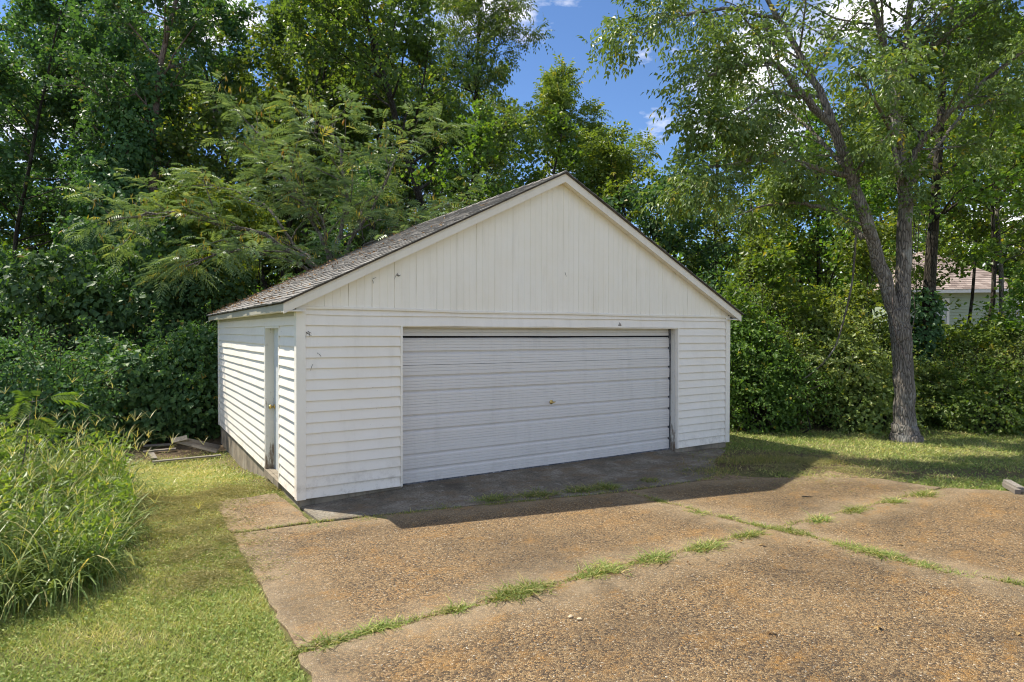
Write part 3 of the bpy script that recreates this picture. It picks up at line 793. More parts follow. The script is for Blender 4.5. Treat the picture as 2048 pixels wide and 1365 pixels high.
def leaves_fern(rng, P, Dr, size=.36, pairs=9, mu=.5, droop=.45):
    """feathery twice-divided fronds: a flat, arching row of narrow side plumes"""
    n = len(P); out = []
    D2 = unit(Dr * .9 + rng.normal(0, .38, (n, 3)) + np.array([0, 0, .05])); D2[:, 2] *= .5; D2 = unit(D2)
    N = unit(rng.normal(0, .22, (n, 3)) + np.array([0, 0, 1.0]))
    S = unit(np.cross(D2, N)); N = np.cross(S, D2)
    L = size * rng.uniform(.7, 1.2, n); tn = tints(rng, n, mu)
    dn = np.array([0, 0, -1.0])
    for k in range(pairs):
        t = .18 + .82 * k / (pairs - 1)
        base = P + (L * t)[:, None] * D2 + (L * droop * t * t)[:, None] * dn
        prof = (.55 + .6 * math.sin(math.pi * min(1, t * 1.05))) * .36
        for sg in (-1, 1):
            d = unit(D2 * (.5 + .45 * t) + S * sg + dn * (.12 + droop * t * .7) + rng.normal(0, .06, (n, 3)))
            l = L * prof
            out.append(kites(base, d, N, l, l * .21, np.clip(tn + rng.normal(0, .05, n), 0, 1), fold=.1, mid=.5, droop=.18))
    return join(out)

def walk(rng, p, d, L, n, wobble, up):
    pts = [np.array(p, float)]; d = unit(np.array(d, float))
    for i in range(n):
        d = unit(d + rng.normal(0, wobble, 3) + np.array([0, 0, up])); pts.append(pts[-1] + d * L / n)
    return np.array(pts)
def side_dir(rng, d, ang, flat=0.0):
    a = rng.normal(0, 1, 3); a -= d * a.dot(d); a[2] *= (1 - flat); a = unit(a)
    return unit(d * math.cos(ang) + a * math.sin(ang))
def twig_out(rng, path, r0, spec, lvl, br, twigs):
    """side branches of a limb, then twigs of the side branches"""
    L = np.linalg.norm(path[-1] - path[0]); n = len(path)
    nk = spec['n'][lvl]; ratio = spec['ratio'][lvl]
    nk = max(2, int(round(nk * (L / spec.get('ref', L) if lvl == 0 and 'ref' in spec else 1))))
    for k in range(nk):
        t = spec.get('t0', .25) + (1 - spec.get('t0', .25)) * ((k + rng.random()) / nk)
        i = min(n - 2, int(t * (n - 1))); fr = t * (n - 1) - i
        p = path[i] * (1 - fr) + path[i + 1] * fr; d = unit(path[i + 1] - path[i])
        cl = max(.25, min(spec['maxl'][lvl], L * ratio * (1.15 - .6 * t))) * rng.uniform(.7, 1.25)
        cp = walk(rng, p, side_dir(rng, d, rng.uniform(.55, 1.05), spec.get('flat', .25)), cl, 4, .16, spec.get('up', .04))
        rr = max(.004, r0 * (1 - .7 * t) * .5)
        br.append((cp, rr, rr * .35))
        if lvl + 1 < len(spec['n']): twig_out(rng, cp, rr, spec, lvl + 1, br, twigs)
        else: twigs.append(cp)
    if lvl + 1 >= len(spec['n']) or True: twigs.append(path[int(n * .55):] if len(path[int(n * .55):]) > 1 else path[-2:])
def branch_mesh(br, kmax=9):
    V, F, o = [], [], 0
    for pts, ra, rb in br:
        n = len(pts)
        rad = ra if not np.isscalar(ra) else np.linspace(ra, rb, n)
        k = kmax if rad[0] > .06 else (5 if rad[0] > .02 else 3)
        d = np.gradient(pts, axis=0); d = unit(d)
        ref = np.where(np.abs(d[:, 2:3]) < .85, np.array([[0, 0, 1.0]]), np.array([[1.0, 0.1, 0]]))
        ref = np.repeat(ref[:1], n, 0)
        a = unit(np.cross(d, ref)); b = np.cross(d, a)
        q = np.arange(k) * 2 * math.pi / k
        ring = pts[:, None] + np.asarray(rad)[:, None, None] * (np.cos(q)[None, :, None] * a[:, None] + np.sin(q)[None, :, None] * b[:, None])
        V.append(ring.reshape(-1, 3))
        i, j = np.meshgrid(np.arange(n - 1), np.arange(k), indexing='ij')
        x = (i * k + j).ravel(); y = (i * k + (j + 1) % k).ravel()
        F.append(np.stack([x, y, y + k, x + k], -1) + o); o += n * k
    return np.concatenate(V), np.concatenate(F)
def leaf_points(rng, twigs, per, spread):
    T_ = [t for t in twigs]
    P, Dd = [], []
    for t in T_:
        m_ = rng.poisson(per)
        if m_ == 0: continue
        u = rng.uniform(.1, 1.0, m_) * (len(t) - 1); i = np.minimum(u.astype(int), len(t) - 2); f = (u - i)[:, None]
        P.append(t[i] * (1 - f) + t[i + 1] * f); d = unit(t[i + 1] - t[i]); Dd.append(d)
    P = np.concatenate(P); Dd = np.concatenate(Dd)
    off = rng.normal(0, spread, P.shape); off[:, 2] *= .7
    return P + off, unit(Dd + off / (spread + 1e-6) * .5)
LEAF = {'broad': leaves_broad, 'pinnate': leaves_pinnate, 'fern': leaves_fern}
def plant(name, label, cat, loc, br, twigs, leaf, per, spread, lmat, bmat, rng, lk=None, group=None, crown='crown', stem='trunk', rotz=0):
    root = empty(name, loc); root.rotation_euler[2] = rotz
    tag(root, label, cat, group)
    V, F = branch_mesh(br)
    link(stem, fastmesh(stem, V, F, None, True), M[bmat], root)
    P, Dd = leaf_points(rng, twigs, per, spread)
    V, F, t = LEAF[leaf](rng, P, Dd, **(lk or {}))
    link(crown, fastmesh(crown, V, F, {'tint': t}), M[lmat], root)
    return root
def grow_tree(rng, H, r, first, nl, spread, spec, lean=(0, 0), stems=1, top=.12, up=.05, base_cut=1.0):
    br, twigs = [], []
    for s in range(stems):
        ln = np.array([lean[0] + (rng.normal(0, .16) if stems > 1 else 0), lean[1] + (rng.normal(0, .16) if stems > 1 else 0), 1.0])
        h = H * (1 if s == 0 else rng.uniform(.75, .95))
        tr = walk(rng, (rng.normal(0, .12 * (stems > 1)), rng.normal(0, .12 * (stems > 1)), -.3), ln, h, 14, .045, .03)
        rr = np.linspace(1, top, 15) * r * (1 if stems == 1 else .75); rr[0] *= 1.5; rr[1] *= 1.1
        br.append((tr, rr, 0))
        for k in range(nl if stems == 1 else int(nl / stems * 1.25)):
            f = first + (1 - first) * ((k + rng.random()) / (nl if stems == 1 else int(nl / stems * 1.25)))
            hh = (f - first) / (1 - first)
            i = min(13, int(f * 14)); p = tr[i] + (tr[i + 1] - tr[i]) * (f * 14 - i)
            ll = spread * max(.22, math.sin(math.pi * min(1, hh * .80 + .2))) * rng.uniform(.7, 1.15)
            a = rng.uniform(0, 2 * math.pi); el = rng.uniform(.15, .55) + .5 * hh
            d = np.array([math.cos(a) * math.cos(el), math.sin(a) * math.cos(el), math.sin(el)])
            lp = walk(rng, p, d, ll, 6, .12, up); lr = max(.012, rr[i] * .42)
            br.append((lp, lr, lr * .25))
            twig_out(rng, lp, lr, spec, 0, br, twigs)
    return br, twigs
SPEC_A = dict(n=(7, 4), ratio=(.5, .5), maxl=(2.2, 1.0), t0=.22, flat=.3, up=.03, ref=4.0)
def shell(rng, lumps, n, size, ratio=.95, mu=.45, hang=.5, rough=.16, odd=.012):
    """a coat of leaves over an uneven mound"""
    C = np.array([l[0] for l in lumps], float); Rr = np.array([l[1] for l in lumps], float)
    wgt = (Rr[:, 0] * Rr[:, 1] + Rr[:, 0] * Rr[:, 2] + Rr[:, 1] * Rr[:, 2]); wgt /= wgt.sum()
    k = rng.choice(len(lumps), int(n * 1.7), p=wgt)
    d = unit(rng.normal(0, 1, (len(k), 3)))
    ph = rng.uniform(0, 6, 3)
    bump = 1 + rough * (np.sin(d[:, 0] * 7 + ph[0] + k) * np.sin(d[:, 1] * 6 + ph[1]) + np.sin(d[:, 2] * 8 + ph[2] + d[:, 0] * 5)) * .7
    depth = 1 - np.abs(rng.normal(0, .13, len(k)))
    P = C[k] + d * Rr[k] * (bump * depth)[:, None]
    keep = np.ones(len(P), bool)
    for c, r in zip(C, Rr):
        keep &= (np.linalg.norm((P - c) / r, axis=1) > .62)
    keep &= P[:, 2] > -.1
    P = P[keep][:n]; out = unit(d[keep][:n] / Rr[k[keep][:n]])
    m_ = len(P)
    N = unit(out * .8 + np.array([0, 0, .55]) + rng.normal(0, .38, (m_, 3)))
    Dr = unit(out * .45 + np.array([0, 0, -hang * 1.6]) + rng.normal(0, .5, (m_, 3)))
    L = size * rng.uniform(.42, 1.35, m_)
    return kites(P, Dr, N, L, L * ratio, tints(rng, m_, mu, .2, odd), mid=.36, fold=.1)
def shrub(name, label, cat, loc, lumps, n, size, lmat, rng, mu=.45, ratio=.95, group=None, sprays=0, rough=.16, hang=.5):
    root = empty(name, loc); tag(root, label, cat, group)
    C = np.array([l[0] for l in lumps], float); Rr = np.array([l[1] for l in lumps], float)
    br, tw = [], []
    for c, r in zip(C, Rr):
        for q in range(5):
            e = c + r * rng.normal(0, .35, 3); b = np.array([c[0] * .3 + rng.normal(0, .25), c[1] * .3 + rng.normal(0, .25), -.3])
            m_ = (b + e) / 2 + rng.normal(0, .2, 3)
            br.append((np.array([b, (b + m_) / 2 + rng.normal(0, .05, 3), m_, (m_ + e) / 2 + rng.normal(0, .1, 3), e]), .03, .008))
        for q in range(sprays):
            d = unit(rng.normal(0, 1, 3) + np.array([0, 0, .6])); p = c + d * r * .85
            t = walk(rng, p, d + np.array([0, 0, .25]), rng.uniform(.5, 1.0), 5, .12, -.10); tw.append(t); br.append((t, .008, .002))
    V, F = branch_mesh(br)
    link('stems', fastmesh('stems', V, F, None, True), M['bark_dark'], root)
    parts = [shell(rng, lumps, n, size, ratio, mu, hang, rough)]
    if tw:
        P, Dd = leaf_points(rng, tw, 26, .05); parts.append(leaves_broad(rng, P, Dd, size * .8, .5, mu + .1))
    V, F, t = join(parts)
    link('foliage', fastmesh('foliage', V, F, {'tint': t}), M[lmat], root)
    return root
def gloc(px, depth):
    p = dp(px, depth); return (float(p[0]), float(p[1]), float(gz(p[0], p[1])))

# ------------------------------------------------------------------ the wood: tall trees
G_TALL = 'tall trees of the wood behind the garage'
def tall(name, label, px, depth, seed, H, r, first, nl, spread, leaf='broad', lmat='leaf_mid', per=30, spr=.16, lk=None, stems=1, lean=(0, 0), bm='bark_dark', spec=SPEC_A):
    rng = np.random.default_rng(seed)
    br, tw = grow_tree(rng, H, r, first, nl, spread, spec, lean, stems)
    return plant(name, label, 'tree', gloc(px, depth), br, tw, leaf, per, spr, lmat, bm, rng, lk, G_TALL)
SPEC_T = dict(n=(8, 5), ratio=(.55, .5), maxl=(2.4, 1.1), t0=.18, flat=.3, up=.03, ref=4.0)
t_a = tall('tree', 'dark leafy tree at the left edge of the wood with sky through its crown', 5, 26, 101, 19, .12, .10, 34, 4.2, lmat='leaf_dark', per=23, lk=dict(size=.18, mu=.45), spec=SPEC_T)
t_b = tall('tree', 'broad multi-stemmed tree behind the feathery mimosa, its dark stems fanning upwards', 575, 27, 102, 22, .24, .16, 44, 4.6, lmat='leaf_tall', per=20, stems=4, lk=dict(size=.18, mu=.5), spec=SPEC_T)
t_c = tall('tree', 'tall tree with a leaning dark trunk left of the garage roof peak', 905, 26, 103, 21, .22, .16, 36, 4.3, lmat='leaf_tall', per=19, lean=(-.10, .0), lk=dict(size=.18, mu=.42), spec=SPEC_T)
t_d = tall('tree', 'tall dense tree whose crown ends at the open blue sky above the roof peak', 985, 30, 104, 23, .24, .14, 36, 3.5, leaf='pinnate', lmat='leaf_tall', per=8.5, lean=(-.05, 0), lk=dict(size=.48, pairs=3, mu=.5, wr=.42), spec=SPEC_T)
t_e = tall('tree', 'slender light green tree with pinnate leaves standing alone against the sky', 1195, 23, 107, 12.0, .11, .16, 40, 2.8, leaf='pinnate', lmat='leaf_light', per=8, lk=dict(size=.44, pairs=4, mu=.55, wr=.38, droop=.35))
G_ROW = 'second row of tall trees in the wood'
for (src, px, de, rot, k, lb) in ((t_a, 130, 33, 1.0, 1.1, 'tall tree in the second row between the left edge and the creeper-covered tree'),
        (t_a, 335, 33, 2.2, 1.1, 'tall tree in the second row just right of the creeper-covered tree'),
        (t_a, 455, 35, 4.1, 1.12, 'dark tall tree in the second row left of the multi-stemmed tree'),
        (t_c, 705, 34, 5.3, 1.08, 'tall tree in the second row right of the multi-stemmed tree'),
        (t_b, 830, 37, 3.0, 1.05, 'tall tree in the second row behind the leaning dark trunk'),
        (t_a, 60, 38, 5.0, 1.2, 'dark tall tree in the third row near the left edge of the wood'),
        (t_a, 240, 38, .4, 1.2, 'dark tall tree in the third row directly behind the creeper-covered tree'),
        (t_b, 600, 40, 4.6, 1.1, 'tall tree in the third row directly behind the multi-stemmed tree'),
        (t_a, -150, 31, 2.0, 1.0, 'dark tall tree beyond the left edge of the thicket')):
    o = copy_thing(src, gloc(px, de), rot, k); tag(o, lb, 'tree', G_ROW)

# tree wrapped in creeper at the left
rng = np.random.default_rng(110)
br, tw = grow_tree(rng, 20, .24, .35, 22, 3.4, SPEC_T)
tv = plant('tree', 'tall creeper-covered tree with a bare pinkish upper trunk at the left', 'tree', gloc(262, 24), br, tw, 'broad', 17, .16, 'leaf_dark', 'bark_pale', rng, dict(size=.17, mu=.4), G_TALL)
lumps = []
for k in range(13):
    z = .8 + k * .92; lumps.append(((rng.normal(0, .45), rng.normal(0, .45), z), (1.5 - .055 * k + rng.uniform(-.2, .4), 1.5 - .055 * k + rng.uniform(-.2, .4), .95)))
V, F, t = shell(rng, lumps, 24000, .17, mu=.42, hang=.6)
link('creeper', fastmesh('creeper', V, F, {'tint': t}), M['leaf_vine'], tv)

# mimosa spreading over the garage roof
rng = np.random.default_rng(120)
mloc = np.array(gloc(668, 15.9))
br, tw = [], []
def mlimb(pts, r0, nside, seedscale=1.0):
    P = np.array([dp(px, de, py) - mloc for px, py, de in pts])
    u = np.linspace(0, len(P) - 1, len(P) * 3); i = np.minimum(u.astype(int), len(P) - 2); f = (u - i)[:, None]
    Q = P[i] * (1 - f) + P[i + 1] * f + rng.normal(0, .04, (len(u), 3))
    br.append((Q, np.linspace(r0, r0 * .25, len(Q)), 0))
    twig_out(rng, Q, r0, dict(n=(nside, 2), ratio=(.34, .5), maxl=(1.5, .7), t0=.30, flat=.72, up=.05), 0, br, tw)
b0 = (668, 700, 15.9)
for ps, r0, ns in ((((655, 560, 15.8), (540, 470, 15.4), (400, 440, 14.9), (300, 425, 14.6), (235, 438, 14.5)), .075, 12),
                   (((660, 560, 15.9), (580, 520, 15.0), (480, 500, 14.4), (400, 520, 14.0), (350, 545, 13.9)), .06, 10),
                   (((665, 520, 15.9), (600, 400, 15.9), (540, 300, 16.2), (500, 250, 16.4)), .07, 11),
                   (((670, 520, 15.9), (690, 400, 15.6), (680, 290, 15.8), (640, 250, 15.9)), .07, 12),
                   (((675, 540, 15.9), (740, 420, 15.8), (790, 320, 16.0), (830, 270, 16.2)), .06, 11),
                   (((680, 560, 15.9), (760, 480, 15.6), (850, 420, 15.6), (905, 405, 15.6)), .05, 9),
                   (((672, 560, 15.9), (720, 500, 15.0), (770, 470, 14.5), (810, 465, 14.2)), .045, 8),
                   (((660, 560, 15.9), (600, 500, 16.4), (520, 400, 16.8), (430, 370, 17.0), (330, 400, 17.0)), .06, 11),
                   (((668, 520, 15.9), (640, 440, 15.3), (590, 390, 14.9), (560, 370, 14.6)), .05, 9)):
    mlimb((b0,) + ps, r0, ns)
mim = plant('mimosa_tree', 'spreading mimosa tree with feathery pale green fronds overhanging the garage roof', 'tree', tuple(mloc), br, tw, 'fern', 7, .13, 'leaf_mimosa', 'bark', rng, dict(size=.40, pairs=7, mu=.45, droop=.34))
P, Dd = leaf_points(rng, tw, 1.3, .15)
kp = rng.random(len(P)) < .75; P = P[kp] + np.array([0, 0, .12])
par = [kites(P + rng.normal(0, .035, P.shape), np.array([0, 0, -1.0]) + rng.normal(0, .22, P.shape) + np.array([0, 0, 0]), rng.normal(0, 1, P.shape), .16, .028, tints(rng, len(P), .4, .25, .05)) for _ in range(3)]
V, F, t = join(par)
link('seed_pods', fastmesh('seed_pods', V, F, {'tint': t}), M['seed_pod'], mim)['kind'] = 'stuff'

# sunlit creeper heap lying over the far branches left of the mimosa
shrub('creeper_mound', 'bright yellow-green creeper mound catching sun behind the mimosa fronds', 'creeper', gloc(430, 17.6),
      [((-.1, 0, 6.0), (1.25, .8, .72)), ((-.8, .3, 5.8), (.9, .7, .65)), ((.85, -.2, 5.65), (.8, .7, .5)), ((0, .2, 4.4), (1.1, .8, 1.3)), ((.1, .1, 2.3), (1.0, .9, 1.7))], 11000, .13, 'leaf_vine_bright', np.random.default_rng(131), mu=.5)

# ------------------------------------------------------------------ thicket on the left
G_TH = 'creeper-clad shrubs of the left thicket'
def lump_field(rng, w, h, dpt, n):
    L = []
    for k in range(n):
        x = rng.uniform(-w, w); z = rng.uniform(.3, h) ; L.append(((x, rng.uniform(-dpt, dpt), z * (1 - .25 * abs(x) / w)), (rng.uniform(.6, 1.05), rng.uniform(.55, .9), rng.uniform(.55, .95))))
    return L
for i, (px, de, w, h, k, n, sz, mt, lb) in enumerate((
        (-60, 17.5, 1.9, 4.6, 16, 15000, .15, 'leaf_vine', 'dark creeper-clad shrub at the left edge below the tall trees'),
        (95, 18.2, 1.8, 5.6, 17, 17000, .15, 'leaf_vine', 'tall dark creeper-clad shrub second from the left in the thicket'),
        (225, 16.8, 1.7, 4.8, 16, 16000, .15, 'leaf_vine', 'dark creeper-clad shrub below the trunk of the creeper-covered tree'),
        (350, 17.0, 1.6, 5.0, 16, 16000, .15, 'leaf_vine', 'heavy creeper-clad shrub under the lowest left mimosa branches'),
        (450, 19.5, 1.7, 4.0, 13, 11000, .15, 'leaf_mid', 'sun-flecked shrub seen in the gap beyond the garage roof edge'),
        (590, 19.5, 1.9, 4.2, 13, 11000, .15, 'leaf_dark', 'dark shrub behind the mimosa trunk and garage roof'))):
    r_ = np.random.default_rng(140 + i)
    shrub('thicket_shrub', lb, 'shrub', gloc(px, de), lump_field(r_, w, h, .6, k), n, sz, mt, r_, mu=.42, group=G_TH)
G_LS = 'low shrubs in front of the left thicket'
for i, (px, de, w, h, k, n, sz, mt, lb, sp) in enumerate((
        (45, 12.4, .95, 1.75, 9, 9000, .085, 'leaf_dark', 'privet-like shrub with arching sprays at the left behind the tall grass', 16),
        (190, 14.3, 1.1, 1.7, 9, 9000, .12, 'leaf_vine', 'low leafy shrub at the thicket foot behind the tall grass', 6),
        (312, 14.4, .9, 1.5, 9, 9000, .13, 'leaf_vine', 'low broad-leaved shrub directly behind the old boards', 6),
        (400, 14.9, .8, 2.3, 10, 10000, .12, 'leaf_vine', 'leafy shrub pressed against the back left corner of the garage', 8))):
    r_ = np.random.default_rng(160 + i)
    shrub('shrub', lb, 'shrub', gloc(px, de), lump_field(r_, w, h, .45, k), n, sz, mt, r_, mu=.48, group=G_LS, sprays=sp)
# small trees directly behind the garage
G_BK = 'small trees close behind the garage'
bk0 = None
for i, (px, de, H, lb, mt) in enumerate((
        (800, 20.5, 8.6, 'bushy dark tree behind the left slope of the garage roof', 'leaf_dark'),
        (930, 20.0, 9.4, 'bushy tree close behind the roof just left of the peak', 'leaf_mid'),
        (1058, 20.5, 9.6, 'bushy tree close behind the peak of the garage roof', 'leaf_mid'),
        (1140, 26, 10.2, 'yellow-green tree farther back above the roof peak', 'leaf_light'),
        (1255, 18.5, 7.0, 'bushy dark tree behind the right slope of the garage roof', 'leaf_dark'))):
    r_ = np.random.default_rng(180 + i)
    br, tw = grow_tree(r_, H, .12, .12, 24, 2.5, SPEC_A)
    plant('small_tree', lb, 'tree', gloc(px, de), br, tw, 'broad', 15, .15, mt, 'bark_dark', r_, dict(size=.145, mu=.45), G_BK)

# ------------------------------------------------------------------ the big forked tree on the lawn
rng = np.random.default_rng(200)
BT = np.array([*gp(1808, 874)[:2], 0.0]); BT[2] = float(gz(BT[0], BT[1]))
BD = 12.62
br, tw = [], []
def stem(pts, rads, nside=0, ratio=.32, t0=.25, sub=4, maxl=(2.0, .9), n2=4):
    P = np.array([(dp(px, BD + dd, py) - BT) for px, py, dd in pts])
    n = (len(P) - 1) * sub + 1
    u = np.linspace(0, len(P) - 1, n); i = np.minimum(u.astype(int), len(P) - 2); f = (u - i)[:, None]
    # Catmull-Rom through the surveyed points
    Pm = P[np.maximum(i - 1, 0)]; P0 = P[i]; P1 = P[i + 1]; P2 = P[np.minimum(i + 2, len(P) - 1)]
    Q = .5 * (2 * P0 + (P1 - Pm) * f + (2 * Pm - 5 * P0 + 4 * P1 - P2) * f ** 2 + (3 * P0 - Pm - 3 * P1 + P2) * f ** 3)
    Q[1:-1] += rng.normal(0, .012, Q[1:-1].shape)
    rr = np.interp(u, np.arange(len(P)), rads) * .88 * (1 + rng.normal(0, .025, n))
    br.append((Q, rr, 0))
    if nside: twig_out(rng, Q, rads[0] * .8, dict(n=(nside, n2), ratio=(ratio, .5), maxl=maxl, t0=t0, flat=.2, up=.02), 0, br, tw)
    return Q
stem([(1812, 892, 0), (1810, 868, 0), (1808, 845, 0), (1808, 790, 0), (1805, 720, 0), (1800, 660, 0), (1796, 622, 0)], [.42, .31, .245, .215, .215, .225, .22])
stem([(1793, 650, 0), (1768, 552, 0), (1735, 456, -.1), (1698, 345, -.2), (1664, 248, -.3)], [.16, .155, .14, .12, .10], 5, .2, .45)
stem([(1664, 250, -.3), (1614, 199, -.4), (1560, 136, -.6), (1523, 124, -.8), (1475, 137, -1.0), (1425, 150, -1.2), (1390, 175, -1.4)], [.085, .08, .07, .05, .04, .03, .012], 13, .38, .25)
stem([(1664, 248, -.3), (1639, 178, -.2), (1598, 108, 0), (1560, 40, .2), (1500, -60, .3), (1430, -130, .4)], [.085, .075, .065, .055, .04, .015], 14, .42, .15)
stem([(1560, 40, .2), (1470, 20, -.4), (1395, 25, -.9), (1325, 45, -1.2), (1285, 80, -1.4)], [.045, .04, .032, .022, .01], 13, .42, .15)
stem([(1598, 196, -.4), (1540, 184, -.8), (1480, 230, -1.2), (1445, 240, -1.5), (1420, 255, -1.6)], [.04, .035, .026, .018, .008], 9, .36, .2)
stem([(1697, 350, -.2), (1655, 345, -.3), (1614, 331, -.5), (1552, 319, -.8), (1490, 322, -1.0), (1448, 331, -1.2), (1405, 335, -1.4), (1375, 345, -1.5)], [.07, .062, .055, .045, .035, .028, .02, .01], 13, .30, .3)
stem([(1726, 478, 0), (1700, 450, .2), (1676, 426, .4), (1640, 413, .5), (1600, 408, .6), (1531, 410, .8), (1469, 439, 1.0)], [.07, .068, .06, .05, .04, .03, .01], 6, .22, .5)
stem([(1672, 424, .4), (1640, 390, .5), (1592, 368, .6), (1573, 352, .7)], [.04, .035, .025, .01], 5, .3, .3)
stem([(1800, 648, 0), (1806, 552, .1), (1809, 414, .1), (1800, 323, .1), (1790, 248, .1)], [.17, .165, .15, .135, .12], 7, .2, .4)
stem([(1790, 250, .1), (1788, 180, .1), (1770, 100, .2), (1745, 0, .3), (1715, -110, .4), (1690, -220, .5)], [.11, .10, .085, .07, .05, .02], 16, .42, .1)
stem([(1788, 190, .1), (1812, 100, 0), (1820, 0, -.2), (1835, -110, -.3), (1850, -220, -.4)], [.08, .07, .06, .045, .02], 14, .42, .1)
stem([(1806, 345, .1), (1822, 322, .1), (1846, 282, 0), (1904, 224, -.3), (1966, 166, -.7), (2045, 103, -1.1), (2140, 40, -1.5)], [.085, .08, .07, .06, .05, .04, .015], 13, .36, .25)
stem([(1800, 170, .1), (1850, 120, -.1), (1871, 91, -.2), (1930, 40, -.5), (1987, 0, -.8), (2070, -70, -1.1)], [.065, .06, .055, .045, .035, .015], 12, .4, .15)
stem([(1698, 345, -.2), (1650, 290, .6), (1600, 240, 1.3), (1540, 190, 2.0), (1480, 130, 2.6)], [.055, .05, .04, .03, .012], 11, .4, .2)
stem([(1803, 400, .1), (1850, 330, 1.0), (1900, 260, 1.9), (1960, 180, 2.7)], [.06, .05, .04, .012], 10, .4, .25)
stem([(1800, 300, .1), (1780, 260, -.9), (1750, 210, -1.8), (1720, 150, -2.5)], [.05, .045, .03, .012], 8, .38, .3)
big = plant('forked_tree', 'large forked tree with grey mottled bark standing on the lawn beside the garage', 'tree', tuple(BT), br, tw, 'pinnate', 10, .12, 'leaf_ash', 'bark', rng, dict(size=.25, pairs=2, mu=.5, leaflet=.46, wr=.46, droop=.3))

# dead creeper stems hanging from the big tree
def cord(name, label, pts, r, bmat='bark'):
    P = np.array([dp(px, de, py) for px, py, de in pts]); o = P[0].copy(); n = len(P)
    u = np.linspace(0, n - 1, (n - 1) * 5 + 1); i = np.minimum(u.astype(int), n - 2); f = (u - i)[:, None]
    Pm = P[np.maximum(i - 1, 0)]; P0 = P[i]; P1 = P[i + 1]; P2 = P[np.minimum(i + 2, n - 1)]
    Q = .5 * (2 * P0 + (P1 - Pm) * f + (2 * Pm - 5 * P0 + 4 * P1 - P2) * f ** 2 + (3 * P0 - Pm - 3 * P1 + P2) * f ** 3)
    V, F = branch_mesh([(Q - o, np.linspace(r, r * .6, len(Q)), 0)], 6)
    ob = link(name, fastmesh(name, V, F, None, True), M[bmat], None, tuple(o)); tag(ob, label, 'vine', 'dead vines hanging by the forked tree'); return ob
cord('hanging_vine', 'long dead vine hanging in a curve left of the forked tree', [(1712, 470, 12.7), (1705, 560, 12.9), (1690, 630, 13.1), (1672, 690, 13.2), (1650, 722, 13.2), (1625, 745, 13.3), (1605, 760, 13.4)], .022)
cord('hanging_vine', 'thin pale vine crossing the trunk of the forked tree diagonally', [(1785, 595, 12.38), (1787, 640, 12.36), (1795, 680, 12.36), (1808, 710, 12.36), (1818, 728, 12.37)], .009, 'bark_pale')
cord('hanging_vine', 'thin vine hanging along the right side of the forked trunk', [(1826, 590, 12.5), (1830, 625, 12.48), (1824, 660, 12.45), (1822, 690, 12.42)], .008, 'bark_pale')

# ------------------------------------------------------------------ wood on the right
G_RT = 'trees of the wood on the right'
protos = []
for i, (H, r, first, nl, sp, mt, sz) in enumerate(((10.5, .11, .08, 30, 2.9, 'leaf_light', .14), (11.5, .13, .08, 30, 3.1, 'leaf_mid', .14), (9.0, .09, .08, 26, 2.6, 'leaf_light', .135))):
    r_ = np.random.default_rng(220 + i)
    protos.append((grow_tree(r_, H, r, first, nl, sp, dict(SPEC_A, flat=.55)), mt, sz, r_))
first_root = {}
for (k, px, de, sc_, rot, lb) in (
        (0, 1330, 20.5, .86, .3, 'light green tree right behind the garage roof, leftmost in the right wood'),
        (1, 1415, 22.5, .95, 1.2, 'green tree above the right eave of the garage'),
        (2, 1490, 18.5, .92, 2.1, 'low light green tree just right of the garage eave'),
        (0, 1570, 21, .98, 3.2, 'light green tree behind the long horizontal limbs of the forked tree'),
        (1, 1655, 18.5, .80, 4.4, 'leafy tree directly behind the left stem of the forked tree'),
        (2, 1745, 20.5, 1.05, 5.1, 'light green tree seen through the fork of the big tree'),
        (1, 1900, 44, 1.9, 2.6, 'tall green tree rising behind the roof of the pale green house'),
        (2, 2150, 19.5, 1.3, .8, 'light green tree just past the right edge in front of the house'),
        (0, 1985, 42, 1.9, 4.4, 'big light green tree behind the right half of the house roof'),
        (1, 2075, 40, 1.8, 0.6, 'big green tree behind the right end of the house'),
        (2, 1800, 38, 1.7, 3.3, 'light green tree behind the left end of the house'),
        (0, 2190, 19, 1.1, 1.9, 'leafy tree standing past the right end of the house')):
    if k not in first_root:
        (br, tw), mt, sz, r_ = protos[k]
        o = plant('wood_tree', lb, 'tree', gloc(px, de), br, tw, 'broad', 17, .15, mt, 'bark_dark', r_, dict(size=sz, mu=.5, up=1.1), G_RT)
        o.rotation_euler[2] = rot; o.scale = (sc_,) * 3
        first_root[k] = o
    else:
        o = copy_thing(first_root[k], gloc(px, de), rot, sc_); tag(o, lb, 'tree', G_RT)
for i, (px, de, H, r0, lb) in enumerate(((1966, 17.0, 11.5, .075, 'slim tree with a dark bare lower trunk in front of the pale green house'), (2006, 18.0, 12.0, .085, 'slim grey trunk right of the dark slim trunk before the house'), (1932, 19.5, 12.5, .06, 'thin tree with high leafy crown above the house roof'))):
    r_ = np.random.default_rng(232 + i)
    br, tw = grow_tree(r_, H, r0, .36, 24, 2.6, dict(SPEC_A, flat=.5))
    plant('slim_tree', lb, 'tree', gloc(px, de), br, tw, 'broad', 16, .15, 'leaf_light' if i else 'leaf_mid', 'bark' if i == 1 else 'bark_dark', r_, dict(size=.14, mu=.5, up=1.1), G_RT)
